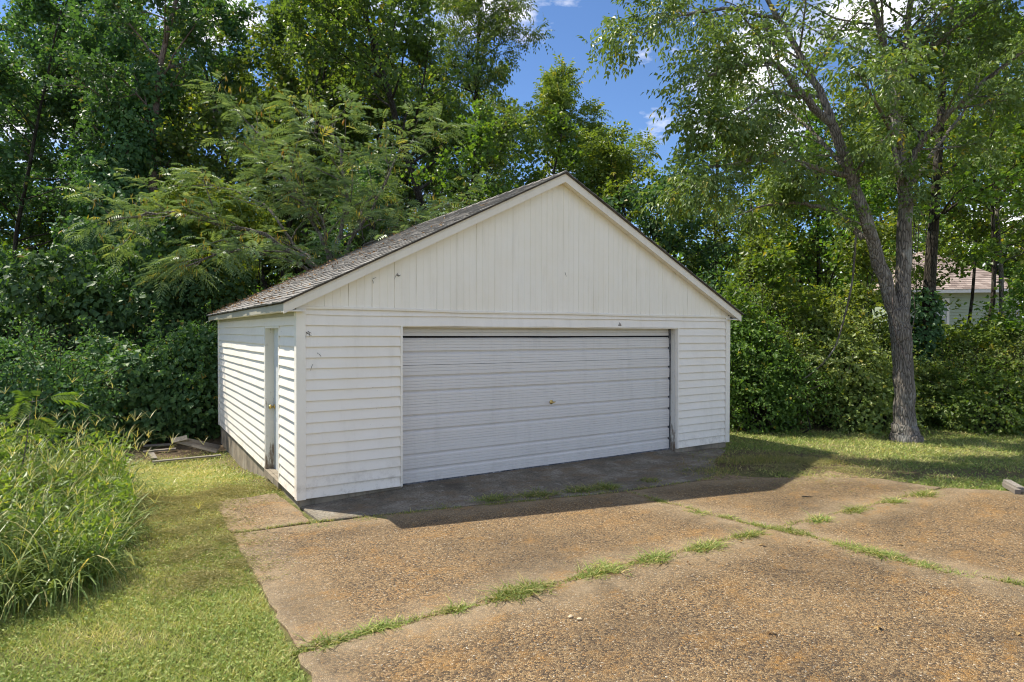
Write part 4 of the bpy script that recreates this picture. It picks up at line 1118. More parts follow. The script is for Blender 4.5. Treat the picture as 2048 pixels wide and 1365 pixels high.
# thick trunk with hairy creeper behind the big tree
r_ = np.random.default_rng(240)
tl = np.array(gloc(1846, 15.4))
br = [(walk(r_, (0, 0, -.3), (.02, 0, 1), 12.5, 12, .03, .02), np.linspace(.19, .02, 13), 0)]
tw = []
for k in range(16):
    i = r_.integers(5, 12); p = br[0][0][i]
    lp = walk(r_, p, unit(np.array([r_.normal(), r_.normal(), .35])), r_.uniform(1.2, 2.4), 5, .15, .04); br.append((lp, .04, .01)); twig_out(r_, lp, .04, SPEC_A, 0, br, tw)
for k in range(26):
    a = r_.uniform(0, 6.28); z = r_.uniform(.3, 4.5); br.append((np.array([(math.cos(a) * .2, math.sin(a) * .2, z + 1.2), (math.cos(a) * .25, math.sin(a) * .25, z + .6), (math.cos(a + .2) * .23, math.sin(a + .2) * .23, z)]), .012, .005))
vt = plant('creeper_trunk_tree', 'dark trunk hung with shaggy creeper just behind the forked tree', 'tree', tuple(tl), br, tw, 'broad', 14, .14, 'leaf_mid', 'bark_dark', r_, dict(size=.13, mu=.45), G_RT)
V, F, t = shell(r_, [((0, 0, .9 + .62 * k), (.42, .42, .5)) for k in range(4)], 2600, .11, mu=.3)
link('creeper', fastmesh('creeper', V, F, {'tint': t}), M['leaf_vine'], vt)

# shrubs along the right edge of the lawn
G_RS = 'shrubs along the lawn edge on the right'
for i, (px, de, w, h, k, n, sz, mt, mu, lb) in enumerate((
        (1478, 14.4, .55, 2.1, 8, 11000, .095, 'leaf_mid', .42, 'rounded green shrub beside the right corner of the garage'),
        (1560, 13.8, .55, 1.0, 7, 9000, .08, 'leaf_mid', .40, 'low dark green shrub, second from the garage'),
        (1655, 14.8, .6, 2.5, 9, 11000, .11, 'leaf_shrub', .5, 'light broad-leaved shrub left of the forked trunk'),
        (1722, 14.3, .45, 1.3, 6, 8000, .10, 'leaf_shrub', .55, 'small light broad-leaved shrub partly behind the forked trunk'),
        (1885, 14.9, .6, 1.0, 8, 10000, .10, 'leaf_shrub', .48, 'leafy shrub directly right of the forked trunk'),
        (1962, 14.1, .5, .85, 7, 8000, .085, 'leaf_mid', .5, 'low leafy shrub below the house window on the right'),
        (2062, 14.7, .65, 1.6, 9, 10000, .10, 'leaf_shrub', .5, 'tall leafy shrub at the right edge of the lawn'),
        (2180, 14.3, .8, 1.5, 9, 8000, .10, 'leaf_mid', .5, 'leafy shrub past the right end of the shrub row'),
        (1610, 17.0, 1.2, 2.6, 9, 10000, .12, 'leaf_mid', .42, 'taller shrub in the wood behind the hanging dead vine'),
        (1450, 17.5, 1.2, 3.4, 10, 10000, .12, 'leaf_dark', .42, 'taller dark shrub in the wood behind the garage corner'),
        (1800, 17.5, 1.2, 2.2, 9, 9000, .11, 'leaf_mid', .42, 'shrub in the wood straight behind the forked trunk'))):
    r_ = np.random.default_rng(260 + i)
    shrub('lawn_shrub', lb, 'shrub', gloc(px, de), lump_field(r_, w, h, .5, k), n, sz, mt, r_, mu=mu, group=G_RS, sprays=16, rough=.38, hang=.2, ratio=.74)
G_SP = 'saplings between the shrubs on the right'
for i, (px, de, H, mt, lb) in enumerate((
        (1525, 15.2, 4.2, 'leaf_mid', 'slim leafy sapling rising between the first two shrubs right of the garage'),
        (1612, 15.4, 4.8, 'leaf_light', 'light green sapling rising behind the low shrubs near the hanging vine'),
        (1700, 15.8, 5.2, 'leaf_light', 'light green sapling just left of the forked trunk'),
        (2000, 16.0, 2.5, 'leaf_light', 'leafy sapling in front of the right half of the house wall'),
        (2042, 15.8, 3.9, 'leaf_mid', 'leafy sapling at the right edge in front of the house corner'),
        (1930, 15.6, 2.3, 'leaf_light', 'short sapling with layered leaves in front of the house wall'))):
    r_ = np.random.default_rng(280 + i)
    br, tw = grow_tree(r_, H, .035, .10, 16, 1.5, dict(SPEC_A, flat=.6, ref=1.6, n=(5, 3)))
    plant('sapling', lb, 'sapling', gloc(px, de), br, tw, 'broad', 14, .12, mt, 'bark_dark', r_, dict(size=.115, mu=.5, up=1.1), G_SP)

# far woodland closing the view
r_ = np.random.default_rng(300)
lm = []
for k in range(150):
    px = r_.uniform(-500, 2600); de = r_.uniform(36, 52); p = dp(px, de)
    if 1800 < px < 2150 and de < 46: continue
    h = r_.uniform(2.0, 6.5); lm.append(((p[0], p[1], float(gz(p[0], p[1])) + h), (r_.uniform(2, 3.4), r_.uniform(2, 3.4), r_.uniform(1.8, 3.2))))
V, F, t = shell(r_, lm, 110000, .34, mu=.5, rough=.22)
fw = link('far_woodland', fastmesh('far_woodland', V, F, {'tint': t}), M['leaf_mid']); tag(fw, 'distant green woodland closing the view behind the trees', 'woodland', kind='stuff')

# ------------------------------------------------------------------ neighbour's house
hd = 31.0
hl = dp(1800, hd); hr_ = dp(2036, hd - 1.0)
hx = unit(hr_ - hl); hx[2] = 0; hx = unit(hx); hy = np.array([-hx[1], hx[0], 0])
zev = float(dp(1950, hd, 586)[2]); zg = zev - 2.9
house = empty('house', (float(hl[0]), float(hl[1]), zg))
tag(house, 'pale green neighbouring house with brown shingle roof seen through the trees', 'house')
ho = np.array([hl[0], hl[1], 0.0])
def HP(u, v, z): p = ho + hx * u + hy * v; return (p[0], p[1], z)
HL = float(np.linalg.norm((hr_ - hl)[:2])); HDp = 8.0
hb = MB()
def hbox(mb, u0, u1, v0, v1, z0, z1, tint=.5):
    mb.poly([HP(u0, v0, z0), HP(u1, v0, z0), HP(u1, v1, z0), HP(u0, v1, z0), HP(u0, v0, z1), HP(u1, v0, z1), HP(u1, v1, z1), HP(u0, v1, z1)],
            [(3, 2, 1, 0), (4, 5, 6, 7), (0, 1, 5, 4), (1, 2, 6, 5), (2, 3, 7, 6), (3, 0, 4, 7)], tint); return mb
hbox(hb, 0, HL, 0, HDp, zg - 1, zev - .02); hb.build('wall', M['house_siding'], house)
for k in range(20):
    z0 = zev - .25 - (k + 1) * .15; s_ = MB()
    s_.sweep([[HP(u, v, z) for v, z in ((-.002, z0), (-.024, z0), (-.026, z0 + .01), (-.006, z0 + .149), (-.002, z0 + .149))] for u in (0.08, HL - .1)])
    s_.build('siding_plank', M['house_siding'], house)
f_ = MB(); hbox(f_, 0, HL, -.03, -.001, zev - .25, zev - .02); f_.build('frieze_board', M['house_siding'], house)
f_ = MB(); hbox(f_, -.4, HL + .4, -.45, -.41, zev - .06, zev + .10); f_.build('fascia_board', M['house_trim'], house)
f_ = MB(); hbox(f_, -.4, HL + .4, -.409, -.031, zev - .018, zev - .004); f_.build('soffit_panel', M['house_trim'], house)
f_ = MB(); hbox(f_, HL - .1, HL + .03, -.035, .1, zg - 1, zev - .26); f_.build('corner_trim', M['house_trim'], house)
def uof(px):
    d = ray(px, 620); t_ = np.dot(ho - np.array([0, 0, 0]), hy) / np.dot(d, hy); p = d * t_; return float(np.dot(p - ho, hx))
wu1 = uof(1893); wu0 = wu1 - 1.0; wz1 = zev - .42; wz0 = wz1 - 1.45
wf = MB()
for (a, b, c, d) in ((wu0 - .11, wu0, wz0 - .1, wz1 + .12), (wu1, wu1 + .11, wz0 - .1, wz1 + .12), (wu0, wu1, wz1, wz1 + .12), (wu0, wu1, wz0 - .1, wz0), (wu0, wu1, (wz0 + wz1) / 2 - .03, (wz0 + wz1) / 2 + .03)):
    hbox(wf, a, b, -.05, -.027, c, d)
win = wf.build('window', M['house_trim'], house)
for k in range(2):
    g_ = MB(); zz = wz0 + k * (wz1 - wz0) / 2; hbox(g_, wu0 + .001, wu1 - .001, -.034, -.028, zz + (.031 if k else .001), zz + (wz1 - wz0) / 2 - (.001 if k else .031)); g_.build('pane', M['glass'], win)
# hip roof with shingle courses
rp = MB(); rise = 2.5; run = 4.4
e0, e1, v0, v1 = -.45, HL + .45, -.46, HDp + .46; zr0 = zev + .10
def RP(u, v): 
    dmin = min(u - e0, e1 - u, v - v0, v1 - v); return HP(u, v, zr0 + rise * min(1, dmin / run))
A = [HP(e0, v0, zr0), HP(e1, v0, zr0), HP(e1, v1, zr0), HP(e0, v1, zr0)]
rm = v0 + run
Rg = [HP(e0 + run, rm, zr0 + rise), HP(max(e1 - run, e0 + run + .1), rm, zr0 + rise)] if e1 - e0 > 2 * run else [HP((e0 + e1) / 2 - .05, rm, zr0 + rise), HP((e0 + e1) / 2 + .05, rm, zr0 + rise)]
rp.poly(A + Rg, [(0, 1, 5, 4), (1, 2, 5), (2, 3, 4, 5), (3, 0, 4), (3, 2, 1, 0)])
hroof = rp.build('roof', M['house_roof'], house)
hs = MB(); r_ = np.random.default_rng(310); nrow = 24
pa, pb, pc, pd = np.array(A[0]), np.array(A[1]), np.array(Rg[1]), np.array(Rg[0])
nrm = unit(np.cross(pb - pa, pd - pa)); nrm = nrm * np.sign(nrm[2])
for k in range(nrow):
    t0, t1 = k / nrow, (k + 1.15) / nrow; t1 = min(t1, 1)
    a, b = pa + (pd - pa) * t0, pb + (pc - pb) * t0; c, d = pb + (pc - pb) * t1, pa + (pd - pa) * t1
    m_ = max(2, int(np.linalg.norm(b - a) / .33))
    for j in range(m_):
        q0, q1 = j / m_, (j + .98) / m_
        hs.poly([a + (b - a) * q0 + nrm * .025, a + (b - a) * q1 + nrm * .025, d + (c - d) * q1 + nrm * .006, d + (c - d) * q0 + nrm * .006, a + (b - a) * q0 + nrm * .002, a + (b - a) * q1 + nrm * .002], [(0, 1, 2, 3), (4, 5, 1, 0)], float(r_.uniform(0, 1)))
so = hs.build('shingles', M['house_roof'], hroof, recalc=False); so['kind'] = 'stuff'
# porch railing at the right end of the house
pr = empty('porch_railing', HP(HL + .1, -.3, zg))
tag(pr, 'brown slatted porch railing at the right end of the pale green house', 'railing')
for z in (zg + .95, zg + 2.2):
    b_ = MB(); hbox(b_, HL + .12, HL + 3.0, -.42, -.34, z, z + .07); b_.build('rail', M['rail_brown'], pr)
for k in range(16):
    b_ = MB(); hbox(b_, HL + .15 + k * .17, HL + .21 + k * .17, -.40, -.36, zg + 1.021, zg + 2.199); b_.build('slat', M['rail_brown'], pr)
for u in (HL + .1, HL + 2.95):
    b_ = MB(); hbox(b_, u - .05, u + .0195, -.44, -.32, zg - .6, zg + 2.55); b_.build('post', M['rail_brown'], pr)

# ------------------------------------------------------------------ lawn grass
r_ = np.random.default_rng(400)
def on_slab(x, y):
    lim = np.where(x < 1.8, 8.58, np.interp(x, [1.8, 3, 4.4, 5.62, 7.05, 7.6, 8.35, 9.3], [8.0, 8.0, 8.0, 8.0, 8.0, 8.0, 8.0, 8.0]))
    a = (x > 0.95) & (x < 8.2) & (y < lim)
    b = (x >= 8.2) & (x < 14) & (y < np.interp(x, [8.2, 8.75, 9.43, 9.66, 10.26, 14], [5.7, 5.38, 4.89, 4.16, 3.5, 2.2]))
    c = (x > X0 - .0) & (x < X1) & (y > Y0 - .05) & (y < Y1)
    return a | b | c
def blades(rng, x, y, h, w, tint, lean=.5, zoff=0.0, seg=1):
    n = len(x); z = gz(x, y) + zoff; a = rng.uniform(0, 6.283, n); b = rng.uniform(0, 6.283, n)
    S = np.stack([np.cos(a), np.sin(a), 0 * a], -1) * (w / 2)[:, None]
    ld = np.stack([np.cos(b), np.sin(b), 0 * b], -1) * (h * lean * rng.uniform(.2, 1.3, n))[:, None]
    P = np.stack([x, y, z], -1); up = np.array([0, 0, 1.0]) * h[:, None]
    if seg == 1:
        V = np.stack([P - S, P + S, P + up * .92 + ld], 1).reshape(-1, 3)
        return V, np.arange(n * 3).reshape(-1, 3), np.repeat(tint, 3)
    V = np.stack([P - S, P + S, P + up * .6 + ld * .4 - S * .75, P + up * .6 + ld * .4 + S * .75, P + up * .85 + ld * 1.15], 1).reshape(-1, 3)
    i = np.arange(n)[:, None] * 5
    F = np.concatenate([i + [0, 1, 3], i + [0, 3, 2], i + [2, 3, 4]], 1).reshape(-1, 3)
    return V, F, np.repeat(tint, 5)
def scatter(n, x0, x1, y0, y1):
    x = r_.uniform(x0, x1, n); y = r_.uniform(y0, y1, n)
    dist = np.hypot(x, y)
    keep = (~on_slab(x, y)) & (r_.random(n) > soil(x, y) ** .7 * .96)
    keep &= r_.random(n) < np.clip(7.0 / dist, .25, 1)
    return x[keep], y[keep]
xs_, ys_ = [], []
for (n, a, b, c, d) in ((120000, -1.6, .97, 2.4, 7.0), (85000, -1.6, 1.85, 7.0, 14.5), (14000, -6, -1.6, 2, 14), (150000, 8.2, 19, 2.4, 10)):
    x, y = scatter(n, a, b, c, d); xs_.append(x); ys_.append(y)
x = np.concatenate(xs_); y = np.concatenate(ys_)
kp = r_.random(len(x)) > .55 * ss(.25, .8, wob(x * 1.9, y * 1.9, 1.0, 9)); x, y = x[kp], y[kp]
dry = np.clip(.40 + .30 * wob(x, y, .9, 1.0) * .6 + .16 * wob(x, y, 3.1, 2.0) + .25 * ss(5.8, 8.0, y) * ss(2.5, 1.0, x), 0, 1)
dist = np.hypot(x, y)
h = r_.uniform(.016, .05, len(x)) * (1 + .25 * (x > 8)); w = r_.uniform(.005, .011, len(x)) * np.clip(dist / 6, 1, 2.0)
V, F, t = blades(r_, x, y, h, w, np.clip(dry + r_.normal(0, .26, len(x)), 0, 1), 1.3)
kk = r_.choice(len(x), 30000); cx_, cy_ = x[kk] + r_.normal(0, .02, len(kk)), y[kk] + r_.normal(0, .02, len(kk)); kp = (~on_slab(cx_, cy_)) & (wob(cx_ * 2.3, cy_ * 2.3, 1, 5) > -.35); cx_, cy_ = cx_[kp], cy_[kp]
lw = r_.uniform(.014, .03, len(cx_)) * np.clip(np.hypot(cx_, cy_) / 7, 1, 1.6)
par = kites(np.stack([cx_, cy_, gz(cx_, cy_) + r_.uniform(.015, .04, len(cx_))], -1), r_.normal(0, 1, (len(cx_), 3)) * [1, 1, .35], r_.normal(0, .35, (len(cx_), 3)) + np.array([0, 0, 1.0]), lw, lw * .6, np.clip(r_.normal(.35, .18, len(cx_)), 0, 1))
V, F, t = join([(V, F, t), par])
go = link('grass', fastmesh('grass', V, F, {'tint': t}), M['grass']); tag(go, 'short mown yellow-green grass on both sides of the driveway', 'grass', kind='stuff')
# dry clippings matted along the driveway edge and the left wall
n = 64000
cx_ = np.concatenate([r_.normal(.72, .24, n // 2), r_.uniform(.1, 1.8, n // 4), r_.normal(9.2, .8, n // 4)])
cy_ = np.concatenate([r_.uniform(5.6, 9.0, n // 2), r_.normal(8.9, .38, n // 4), r_.normal(5.9, .55, n // 4)])
kp = r_.random(n) < .25 + .75 * (wob(cx_ * 4, cy_ * 4) > .0); cx_, cy_ = cx_[kp], cy_[kp]
kp = ~((cx_ > X0 - .02) & (cy_ > Y0 - .02)) | (cx_ > X1); cx_, cy_ = cx_[kp], cy_[kp]
kp = ~on_slab(cx_, cy_) | (r_.random(len(cx_)) < .38); cx_, cy_ = cx_[kp], cy_[kp]
n = len(cx_)
zt = np.where(on_slab(cx_, cy_), .006, gz(cx_, cy_) + .03) + r_.uniform(0, .018, n) + .03 * np.clip(wob(cx_ * 4, cy_ * 4), 0, 1) * r_.random(n) * ~on_slab(cx_, cy_)
dr_ = r_.normal(0, 1, (n, 3)); dr_[:, 2] *= .25
V, F, t = kites(np.stack([cx_, cy_, zt], -1), dr_, r_.normal(0, .4, (n, 3)) + np.array([0, 0, 1.0]), r_.uniform(.02, .06, n), r_.uniform(.004, .008, n), np.clip(r_.normal(.5, .28, n), 0, 1))
co = link('grass_clippings', fastmesh('grass_clippings', V, F, {'tint': t}), M['clippings']); tag(co, 'dry grass clippings matted along the driveway edge', 'clippings', kind='stuff')

# weed tufts in the driveway joints
ORD = ['first', 'second', 'third', 'fourth', 'fifth', 'sixth', 'seventh', 'eighth', 'ninth', 'tenth', 'eleventh', 'twelfth', 'thirteenth']
def tuft(px, py, lx, ly, n, hh, label, group, ang=0.0):
    p = gp(px, py); rr = np.random.default_rng(int(px * 7 + py))
    u = rr.normal(0, 1, n) * lx; v = rr.normal(0, 1, n) * ly * (1.3 + .5 * np.sin(u * 23 + px))
    u = np.clip(u, -2 * lx, 2 * lx)
    x = p[0] + u * math.cos(ang) - v * math.sin(ang); y = p[1] + u * math.sin(ang) + v * math.cos(ang)
    hgt = .85 * hh * rr.uniform(.35, 1.15, n) * np.exp(-.25 * (u / lx) ** 2)
    V, F, t = blades(rr, x, y, hgt, rr.uniform(.006, .014, n), tints(rr, n, .62, .25, .06), 2.2, 0, 2)
    V[:, 2] = np.maximum(V[:, 2] + .012, -.03)
    o = link('weed_tuft', fastmesh('weed_tuft', V - np.array([p[0], p[1], 0]), F, {'tint': t}), M['tuft'], None, (float(p[0]), float(p[1]), 0))
    tag(o, label, 'weeds', group)
J1 = [(650, 1287, .16, .025, 420, .075), (760, 1256, .16, .025, 380, .07), (914, 1219, .07, .025, 170, .08), (1040, 1187, .20, .035, 700, .11), (1205, 1143, .15, .05, 520, .10), (1308, 1119, .14, .035, 420, .10),
      (1412, 1097, .16, .03, 420, .10), (1500, 1072, .14, .025, 340, .09), (1640, 1041, .12, .03, 260, .09), (1712, 1022, .14, .03, 280, .09), (1790, 1004, .10, .03, 200, .09), (1850, 990, .14, .035, 260, .10)]
for i, a in enumerate(J1): tuft(*a, f'green weed tuft in the long driveway joint, {ORD[i]} from the left lawn', 'weeds in the long driveway joint')
J2 = [(1318, 1003, .10, .03, 200, .06), (1395, 1026, .12, .025, 240, .06), (1462, 1036, .10, .02, 160, .05), (1522, 1052, .12, .025, 220, .06), (1585, 1064, .16, .035, 380, .08), (1690, 1092, .12, .03, 260, .07), (1752, 1108, .20, .045, 640, .08), (1850, 1134, .14, .025, 260, .06), (1905, 1148, .12, .02, 200, .05), (2035, 1168, .12, .03, 200, .07)]
for i, a in enumerate(J2): tuft(*a, f'green weed tuft in the cross joint, {ORD[i]} from the garage', 'weeds in the cross joint', ang=-1.35)
J3 = [(640, 1052, .22, .04, 420, .035), (745, 1037, .20, .03, 360, .045), (880, 1014, .20, .035, 380, .05), (985, 1000, .18, .05, 620, .09), (1075, 992, .22, .05, 720, .10), (1165, 982, .20, .05, 640, .10), (1215, 977, .10, .05, 460, .12), (1302, 963, .12, .05, 320, .08)]
for i, a in enumerate(J3): tuft(*a, f'weed tuft along the apron edge below the garage door, {ORD[i]} from the left', 'weeds along the apron edge', ang=-.2)
rr = np.random.default_rng(76); par = []
for (ax_, ay_, bx_, by_, n_) in ((.98, 4.27, 5.98, 4.255, 1500), (6.02, 4.24, 9.6, 4.13, 800), (5.73, 6.2, 5.9, 4.5, 500), (5.9, 4.5, 6.3, 2.9, 600), (6.3, 2.9, 6.6, 1.2, 300), (1.0, 7.12, 1.8, 7.07, 350), (1.8, 7.06, 5.6, 6.29, 1100), (5.66, 6.28, 7.3, 6.15, 500)):
    t_ = rr.random(n_); w_ = (np.sin(t_ * 19 + ax_ * 5) + np.sin(t_ * 47 + ay_) > rr.uniform(-1.8, 1.2, n_)); t_ = t_[w_]; n_ = len(t_)
    x = ax_ + (bx_ - ax_) * t_ + rr.normal(0, .018, n_); y = ay_ + (by_ - ay_) * t_ + rr.normal(0, .018, n_)
    par.append(blades(rr, x, y, rr.uniform(.012, .045, n_), rr.uniform(.004, .008, n_), np.clip(rr.normal(.75, .25, n_), 0, 1), 2.0, .028, 2))
V, F, t = join(par)
o = link('joint_weeds', fastmesh('joint_weeds', V, F, {'tint': t}), M['tuft']); tag(o, 'thin low weeds and dry stalks along the driveway joints', 'weeds', kind='stuff')
par = []
rr = np.random.default_rng(77)
for (px, py, lx, ly, n, hh) in ((1420, 945, .25, .12, 700, .07), (1500, 925, .35, .14, 1200, .09), (1590, 925, .35, .10, 900, .08), (1650, 925, .2, .08, 420, .08)):
    p = gp(px, py); n_ = n; x = p[0] + rr.normal(0, lx, n_); y = p[1] + rr.normal(0, ly * 1.6, n_) - .3 * (x - p[0])
    par.append(blades(rr, x, y, hh * rr.uniform(.3, 1.1, n_), rr.uniform(.005, .01, n_), tints(rr, n_, .78, .22, .15), 1.3, .012, 2))
V, F, t = join(par)
o = link('soil_weeds', fastmesh('soil_weeds', V, F, {'tint': t}), M['tuft']); tag(o, 'sparse weedy grass on the bare soil beside the garage', 'weeds', kind='stuff')

# ------------------------------------------------------------------ rank tall grass in the left foreground
r_ = np.random.default_rng(500)
def ribbons(rng, P, az, L, w, arch, tint, seg=6, up0=1.25):
    n = len(P); out = np.empty((n, seg + 1, 2, 3)); p = P.copy(); el = up0 + rng.normal(0, .16, n)
    S = np.stack([-np.sin(az), np.cos(az), 0 * az], -1)
    for k in range(seg + 1):
        t = k / seg; ww = (w * (1 - t ** 2.2) * min(1, .5 + t * 2))[:, None] * .5 + .0006
        out[:, k, 0] = p - S * ww; out[:, k, 1] = p + S * ww
        d = np.stack([np.cos(az) * np.cos(el), np.sin(az) * np.cos(el), np.sin(el)], -1)
        p = p + d * (L / seg)[:, None]; el = el - arch / seg * (1 + 1.4 * t)
    V = out.reshape(-1, 3); i = (np.arange(n)[:, None] * (seg + 1) * 2 + np.arange(seg)[None] * 2).reshape(-1, 1)
    F = i + np.array([[0, 1, 3, 2]]); return V, F, np.repeat(tint, (seg + 1) * 2), p
def in_patch(x, y):
    edge = np.interp(y, [5.6, 6.3, 7.2, 8.2, 9.4, 10.5], [-.75, -.12, .02, .05, .0, -.25]) + .10 * wob(x * 2, y * 2, 1.4)
    front = np.interp(x, [-4, -1, -.4, .1], [5.6, 5.95, 6.1, 6.35])
    return (x < edge) & (y > front) & (y < 10.6) & (x > -3.6)
n = 30000
x = r_.uniform(-3.6, .3, n); y = r_.uniform(5.4, 10.6, n); k = in_patch(x, y); x, y = x[k], y[k]
k = r_.random(len(x)) < .32 + .36 * (wob(x * 1.7, y * 1.7, 1.2, 3) > -.1); x, y = x[k], y[k]; n = len(x)
P = np.stack([x, y, gz(x, y) - .02], -1)
front_ = np.exp(-((y - 6.2) / .5) ** 2)
hgt = (.62 + .30 * wob(x, y, .9, 4) + .25 * ss(-.3, -1.6, x)) * r_.uniform(.55, 1.25, n) * (1 - .35 * front_)
V1, F1, t1, tips = ribbons(r_, P, r_.uniform(0, 6.283, n), hgt * 1.3, r_.uniform(.006, .016, n) * r_.choice([1, 1, 1.5], n), r_.uniform(.6, 3.4, n), tints(r_, n, .42, .24, .05))
# flower stalks with spread fingers
m_ = 420; q = r_.choice(n, m_)
V2, F2, t2, tp = ribbons(r_, P[q], r_.uniform(0, 6.283, m_), hgt[q] * 1.25 + .25, np.full(m_, .004), r_.uniform(.3, 1.0, m_), np.full(m_, .93))
parts = [(V1, F1, t1), (V2, F2, t2)]
for f in range(4):
    a, b, c, _ = ribbons(r_, tp, r_.uniform(0, 6.283, m_), r_.uniform(.10, .18, m_), np.full(m_, .005), r_.uniform(.2, .8, m_), np.full(m_, .94), 3, .9); parts.append((a, b, c))
V, F, t = join(parts)
tg = link('tall_grass', fastmesh('tall_grass', V, F, {'tint': t}), M['tall_grass']); tag(tg, 'rank tall grass with seed heads filling the left foreground', 'tall grass', kind='stuff')
# broad-leaved weeds among the grass
n = 26000; x = r_.uniform(-3.4, .2, n); y = r_.uniform(5.6, 10.4, n); k = in_patch(x - .03, y) & (wob(x * 2.2, y * 2.2, 1, 7) > -.15); x, y = x[k], y[k]; n = len(x)
P = np.stack([x, y, gz(x, y) + r_.beta(2.2, 1.5, n) * (.80 + .30 * wob(x, y, .9, 4) + .2 * ss(-.3, -1.6, x)) * (1 - .4 * np.exp(-((y - 6.2) / .5) ** 2))], -1)
V, F, t = leaves_broad(r_, P, r_.normal(0, 1, (n, 3)), .075, .42, .5, .9)
wd = link('broadleaf_weeds', fastmesh('broadleaf_weeds', V, F, {'tint': t}), M['leaf_light']); tag(wd, 'broad-leaved weeds mixed into the tall grass', 'weeds', kind='stuff')
# mimosa sapling sticking out of the tall grass
sl = dp(22, 6.9); sl[2] = float(gz(sl[0], sl[1]))
st = walk(r_, (0, 0, 0), (.05, .0, 1), 1.38, 7, .05, .05)
br = [(st, .012, .004)]; tops = []
for a, i in ((0.2, 7), (1.6, 7), (3.0, 6), (4.3, 7), (5.2, 6), (2.2, 5), (.9, 5), (3.7, 4)):
    tops.append(np.array([st[i], st[i] + np.array([math.cos(a), math.sin(a), .25]) * .12]))
sap = empty('mimosa_sapling', tuple(map(float, sl))); tag(sap, 'small mimosa sapling with fern-like leaves rising above the tall grass', 'sapling')
V, F = branch_mesh(br + [(t_, .004, .002) for t_ in tops], 6); link('stem', fastmesh('stem', V, F, None, True), M['bark'], sap)
P = np.array([t_[1] for t_ in tops]); Dd = np.array([unit(t_[1] - t_[0]) for t_ in tops])
V, F, t = leaves_fern(r_, np.repeat(P, 2, 0), np.repeat(Dd, 2, 0), .32, 12, .5, .35); link('fronds', fastmesh('fronds', V, F, {'tint': t}), M['leaf_mid'], sap)

# ------------------------------------------------------------------ old boards by the left wall
def board(mb, a, b, w, th, up=(0, 0, 1), tint=.5):
    a = np.array(a, float); b = np.array(b, float); d = unit(b - a); s = unit(np.cross(d, up)) * w / 2; n_ = unit(np.cross(s, d)) * th
    vs_ = [a - s, a + s, b + s, b - s, a - s + n_, a + s + n_, b + s + n_, b - s + n_]
    mb.poly(vs_, [(3, 2, 1, 0), (4, 5, 6, 7), (0, 1, 5, 4), (1, 2, 6, 5), (2, 3, 7, 6), (3, 0, 4, 7)], tint); return mb
pz = lambda px, py, z: gp(px, py, z)
g0 = float(gz(.9, 12.4))
pn = empty('board_panel', tuple(map(float, pz(385, 905, g0)))); tag(pn, 'weathered grey board panel propped at a slant by the back of the garage', 'boards')
A_ = pz(345, 884, g0 + .30); B_ = pz(432, 907, g0 + .05); C_ = pz(372, 878, g0 + .34); E_ = pz(440, 892, g0 + .06)
for k in range(5):
    f = (k + .5) / 5; b_ = MB(); a1 = A_ + (C_ - A_) * f; b1 = B_ + (E_ - B_) * f; wd_ = np.linalg.norm(C_ - A_) / 5 * .93
    nrm = unit(np.cross(B_ - A_, C_ - A_)); nrm = nrm * np.sign(nrm[2])
    board(b_, a1, b1, wd_, .022, nrm, r_.uniform(0, 1)); b_.build('plank', M['old_wood'], pn)
b_ = MB(); board(b_, A_ + nrm * .03 + (A_ - C_) * .1, C_ + nrm * .03 + (C_ - A_) * .1, .10, .024, nrm, .2); b_.build('batten', M['old_wood'], pn)
def loose(lb, p, q, w=.10, th=.025):
    b_ = MB(); board(b_, p, q, w, th, (0, 0, 1), r_.uniform(0, 1)); o = b_.build('loose_board', M['old_wood'], None, tuple(map(float, p))); tag(o, lb, 'board', 'loose boards in the grass')
loose('long thin weathered board lying in the grass in front of the slanted panel', pz(305, 925, g0 + .03), pz(442, 912, g0 + .03), .09)
loose('weathered board lying flat behind the slanted panel, farther one', pz(288, 893, g0 + .05), pz(345, 890, g0 + .05), .14)
loose('weathered board lying flat beside the tall grass, nearer one', pz(286, 905, g0 + .04), pz(352, 899, g0 + .05), .12)
loose('short pale board end lying beside the tall grass', pz(302, 908, g0 + .05), pz(309, 919, g0 + .05), .10)
# ------------------------------------------------------------------ small things on the driveway
def chunk(name, label, cat, px, py, dims, mat, rot, group=None, zoff=0.0, n=0):
    p = gp(px, py, .0); rr = np.random.default_rng(int(px)); mb = MB(); k = 7; secs = []
    for i, t_ in enumerate(np.linspace(-1, 1, 6)):
        s_ = math.sqrt(max(.12, 1 - abs(t_) ** 3)) ; sec = []
        for q_ in range(k):
            a = q_ * 2 * math.pi / k; u = np.array([t_ * dims[0] / 2, math.cos(a) * dims[1] / 2 * s_ * rr.uniform(.8, 1.15), math.sin(a) * dims[2] / 2 * s_ * rr.uniform(.8, 1.15)])
            sec.append((p[0] + u[0] * math.cos(rot) - u[1] * math.sin(rot), p[1] + u[0] * math.sin(rot) + u[1] * math.cos(rot), zoff + dims[2] * .46 + u[2]))
        secs.append(sec)
    mb.sweep(secs); o = mb.build(name, M[mat], None, (float(p[0]), float(p[1]), zoff)); tag(o, label, cat, group); return o
chunk('stone', 'pale tan stone lying on the driveway, left of the pair', 'stone', 1141, 1236, (.042, .03, .022), 'pale_stone', .4, 'pale stones on the driveway')
chunk('stone', 'pale tan stone lying on the driveway, right of the pair', 'stone', 1159, 1241, (.038, .032, .022), 'pale_stone', -.5, 'pale stones on the driveway')
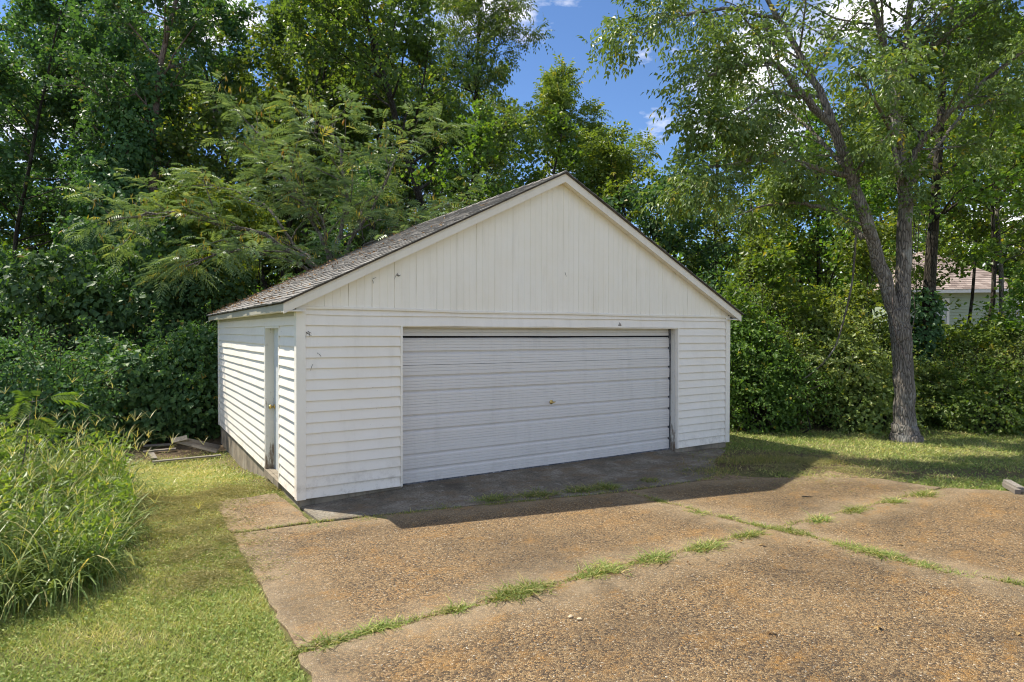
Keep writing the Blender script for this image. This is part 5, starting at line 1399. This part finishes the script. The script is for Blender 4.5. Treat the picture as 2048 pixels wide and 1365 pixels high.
for i, (a, b, c, d) in enumerate((((2013, 968, .10), (2042, 984, .02), .09, 0), ((2010, 973, .03), (2036, 989, .0), .07, 0))):
    b_ = MB(); board(b_, gp(a[0], a[1], a[2] * .5), gp(b[0], b[1], b[2]), c, .06, (0, 0, 1), .2 + .6 * i)
    o = b_.build('wood_block', M['old_wood'], None, tuple(map(float, gp(*a[:2])))); tag(o, ('weathered split timber at the right driveway edge, upper piece', 'weathered split timber at the right driveway edge, lower piece')[i], 'timber', 'split timbers at the driveway edge')
b_ = MB(); b_.tube([gp(1604, 994, .008), gp(1612, 993.5, .012), gp(1625, 994, .008)], [.006, .008, .004], 6, .2); o = b_.build('twig', M['bark_dark'], None, tuple(map(float, gp(1614, 994)))); tag(o, 'short dark twig lying on the sunlit driveway near the garage shadow', 'twig')
r_ = np.random.default_rng(600)
for i, (px, py, s_, lb) in enumerate(((1757, 1254, .07, 'curled tan dead leaf on the near right driveway slab'), (1617, 1086, .05, 'brown dead leaf just below the crossing of the joints'), (1527, 1091, .06, 'tan dead leaf left of the joint crossing'), (1484, 1086, .05, 'pale dead leaf by the weeds left of the joint crossing'),
        (1804, 1091, .05, 'brown dead leaf right of the cross joint'), (2038, 1268, .05, 'pale dead leaf at the right edge of the driveway'), (1376, 1130, .035, 'small dark leaf scrap below the long joint'), (467, 1023, .05, 'rusty dead leaf on the small left slab'), (1540, 1265, .05, 'small pale leaf scrap on the near driveway slab'))):
    p = gp(px, py, .004); n = 1; par = []
    for q in range(2):
        par.append(kites(np.array([[0, 0, .004 + .008 * q]]), r_.normal(0, 1, (1, 3)) * [1, 1, .25], np.array([[0.2, .1, 1.0]]), s_, s_ * .6, np.array([r_.uniform(.4, 1)]), fold=.35, droop=-.2))
    V, F, t = join(par); o = link('dead_leaf', fastmesh('dead_leaf', V, F, {'tint': t}), M['dead_leaf'], None, tuple(map(float, p))); tag(o, lb, 'leaf', 'dead leaves on the driveway')
# leaf litter gathered on the left roof slope
n = 2600
yy = r_.uniform(Y0, Y1 + OHR, n); s_ = r_.beta(1.1, 2.0, n) * Lx
dens = (.15 + .85 * ss(Y0 + 2.2, Y1, yy)) * (.35 + .65 * (wob(s_ * 2, yy * 2, 1.2) > 0)); k = r_.random(n) < dens; yy, s_ = yy[k], s_[k]; n = len(yy)
xx = XC - (Lx - s_); zz = zroof(xx) + .028 + r_.uniform(0, .02, n)
V, F, t = kites(np.stack([xx, yy, zz], -1), r_.normal(0, 1, (n, 3)) * [1, 1, .3], np.array([-.4, 0, 1.0]) + r_.normal(0, .3, (n, 3)), r_.uniform(.03, .11, n), r_.uniform(.008, .04, n), np.clip(r_.normal(.4, .25, n), 0, 1))
lo = link('leaf_litter', fastmesh('leaf_litter', V, F, {'tint': t}), M['dead_leaf']); tag(lo, 'brown leaf litter gathered on the left roof slope', 'litter', kind='stuff')
print('TRIS', sum(len(m.polygons) * (2 if len(m.polygons) and m.polygons[0].loop_total == 4 else 1) for m in bpy.data.meshes))
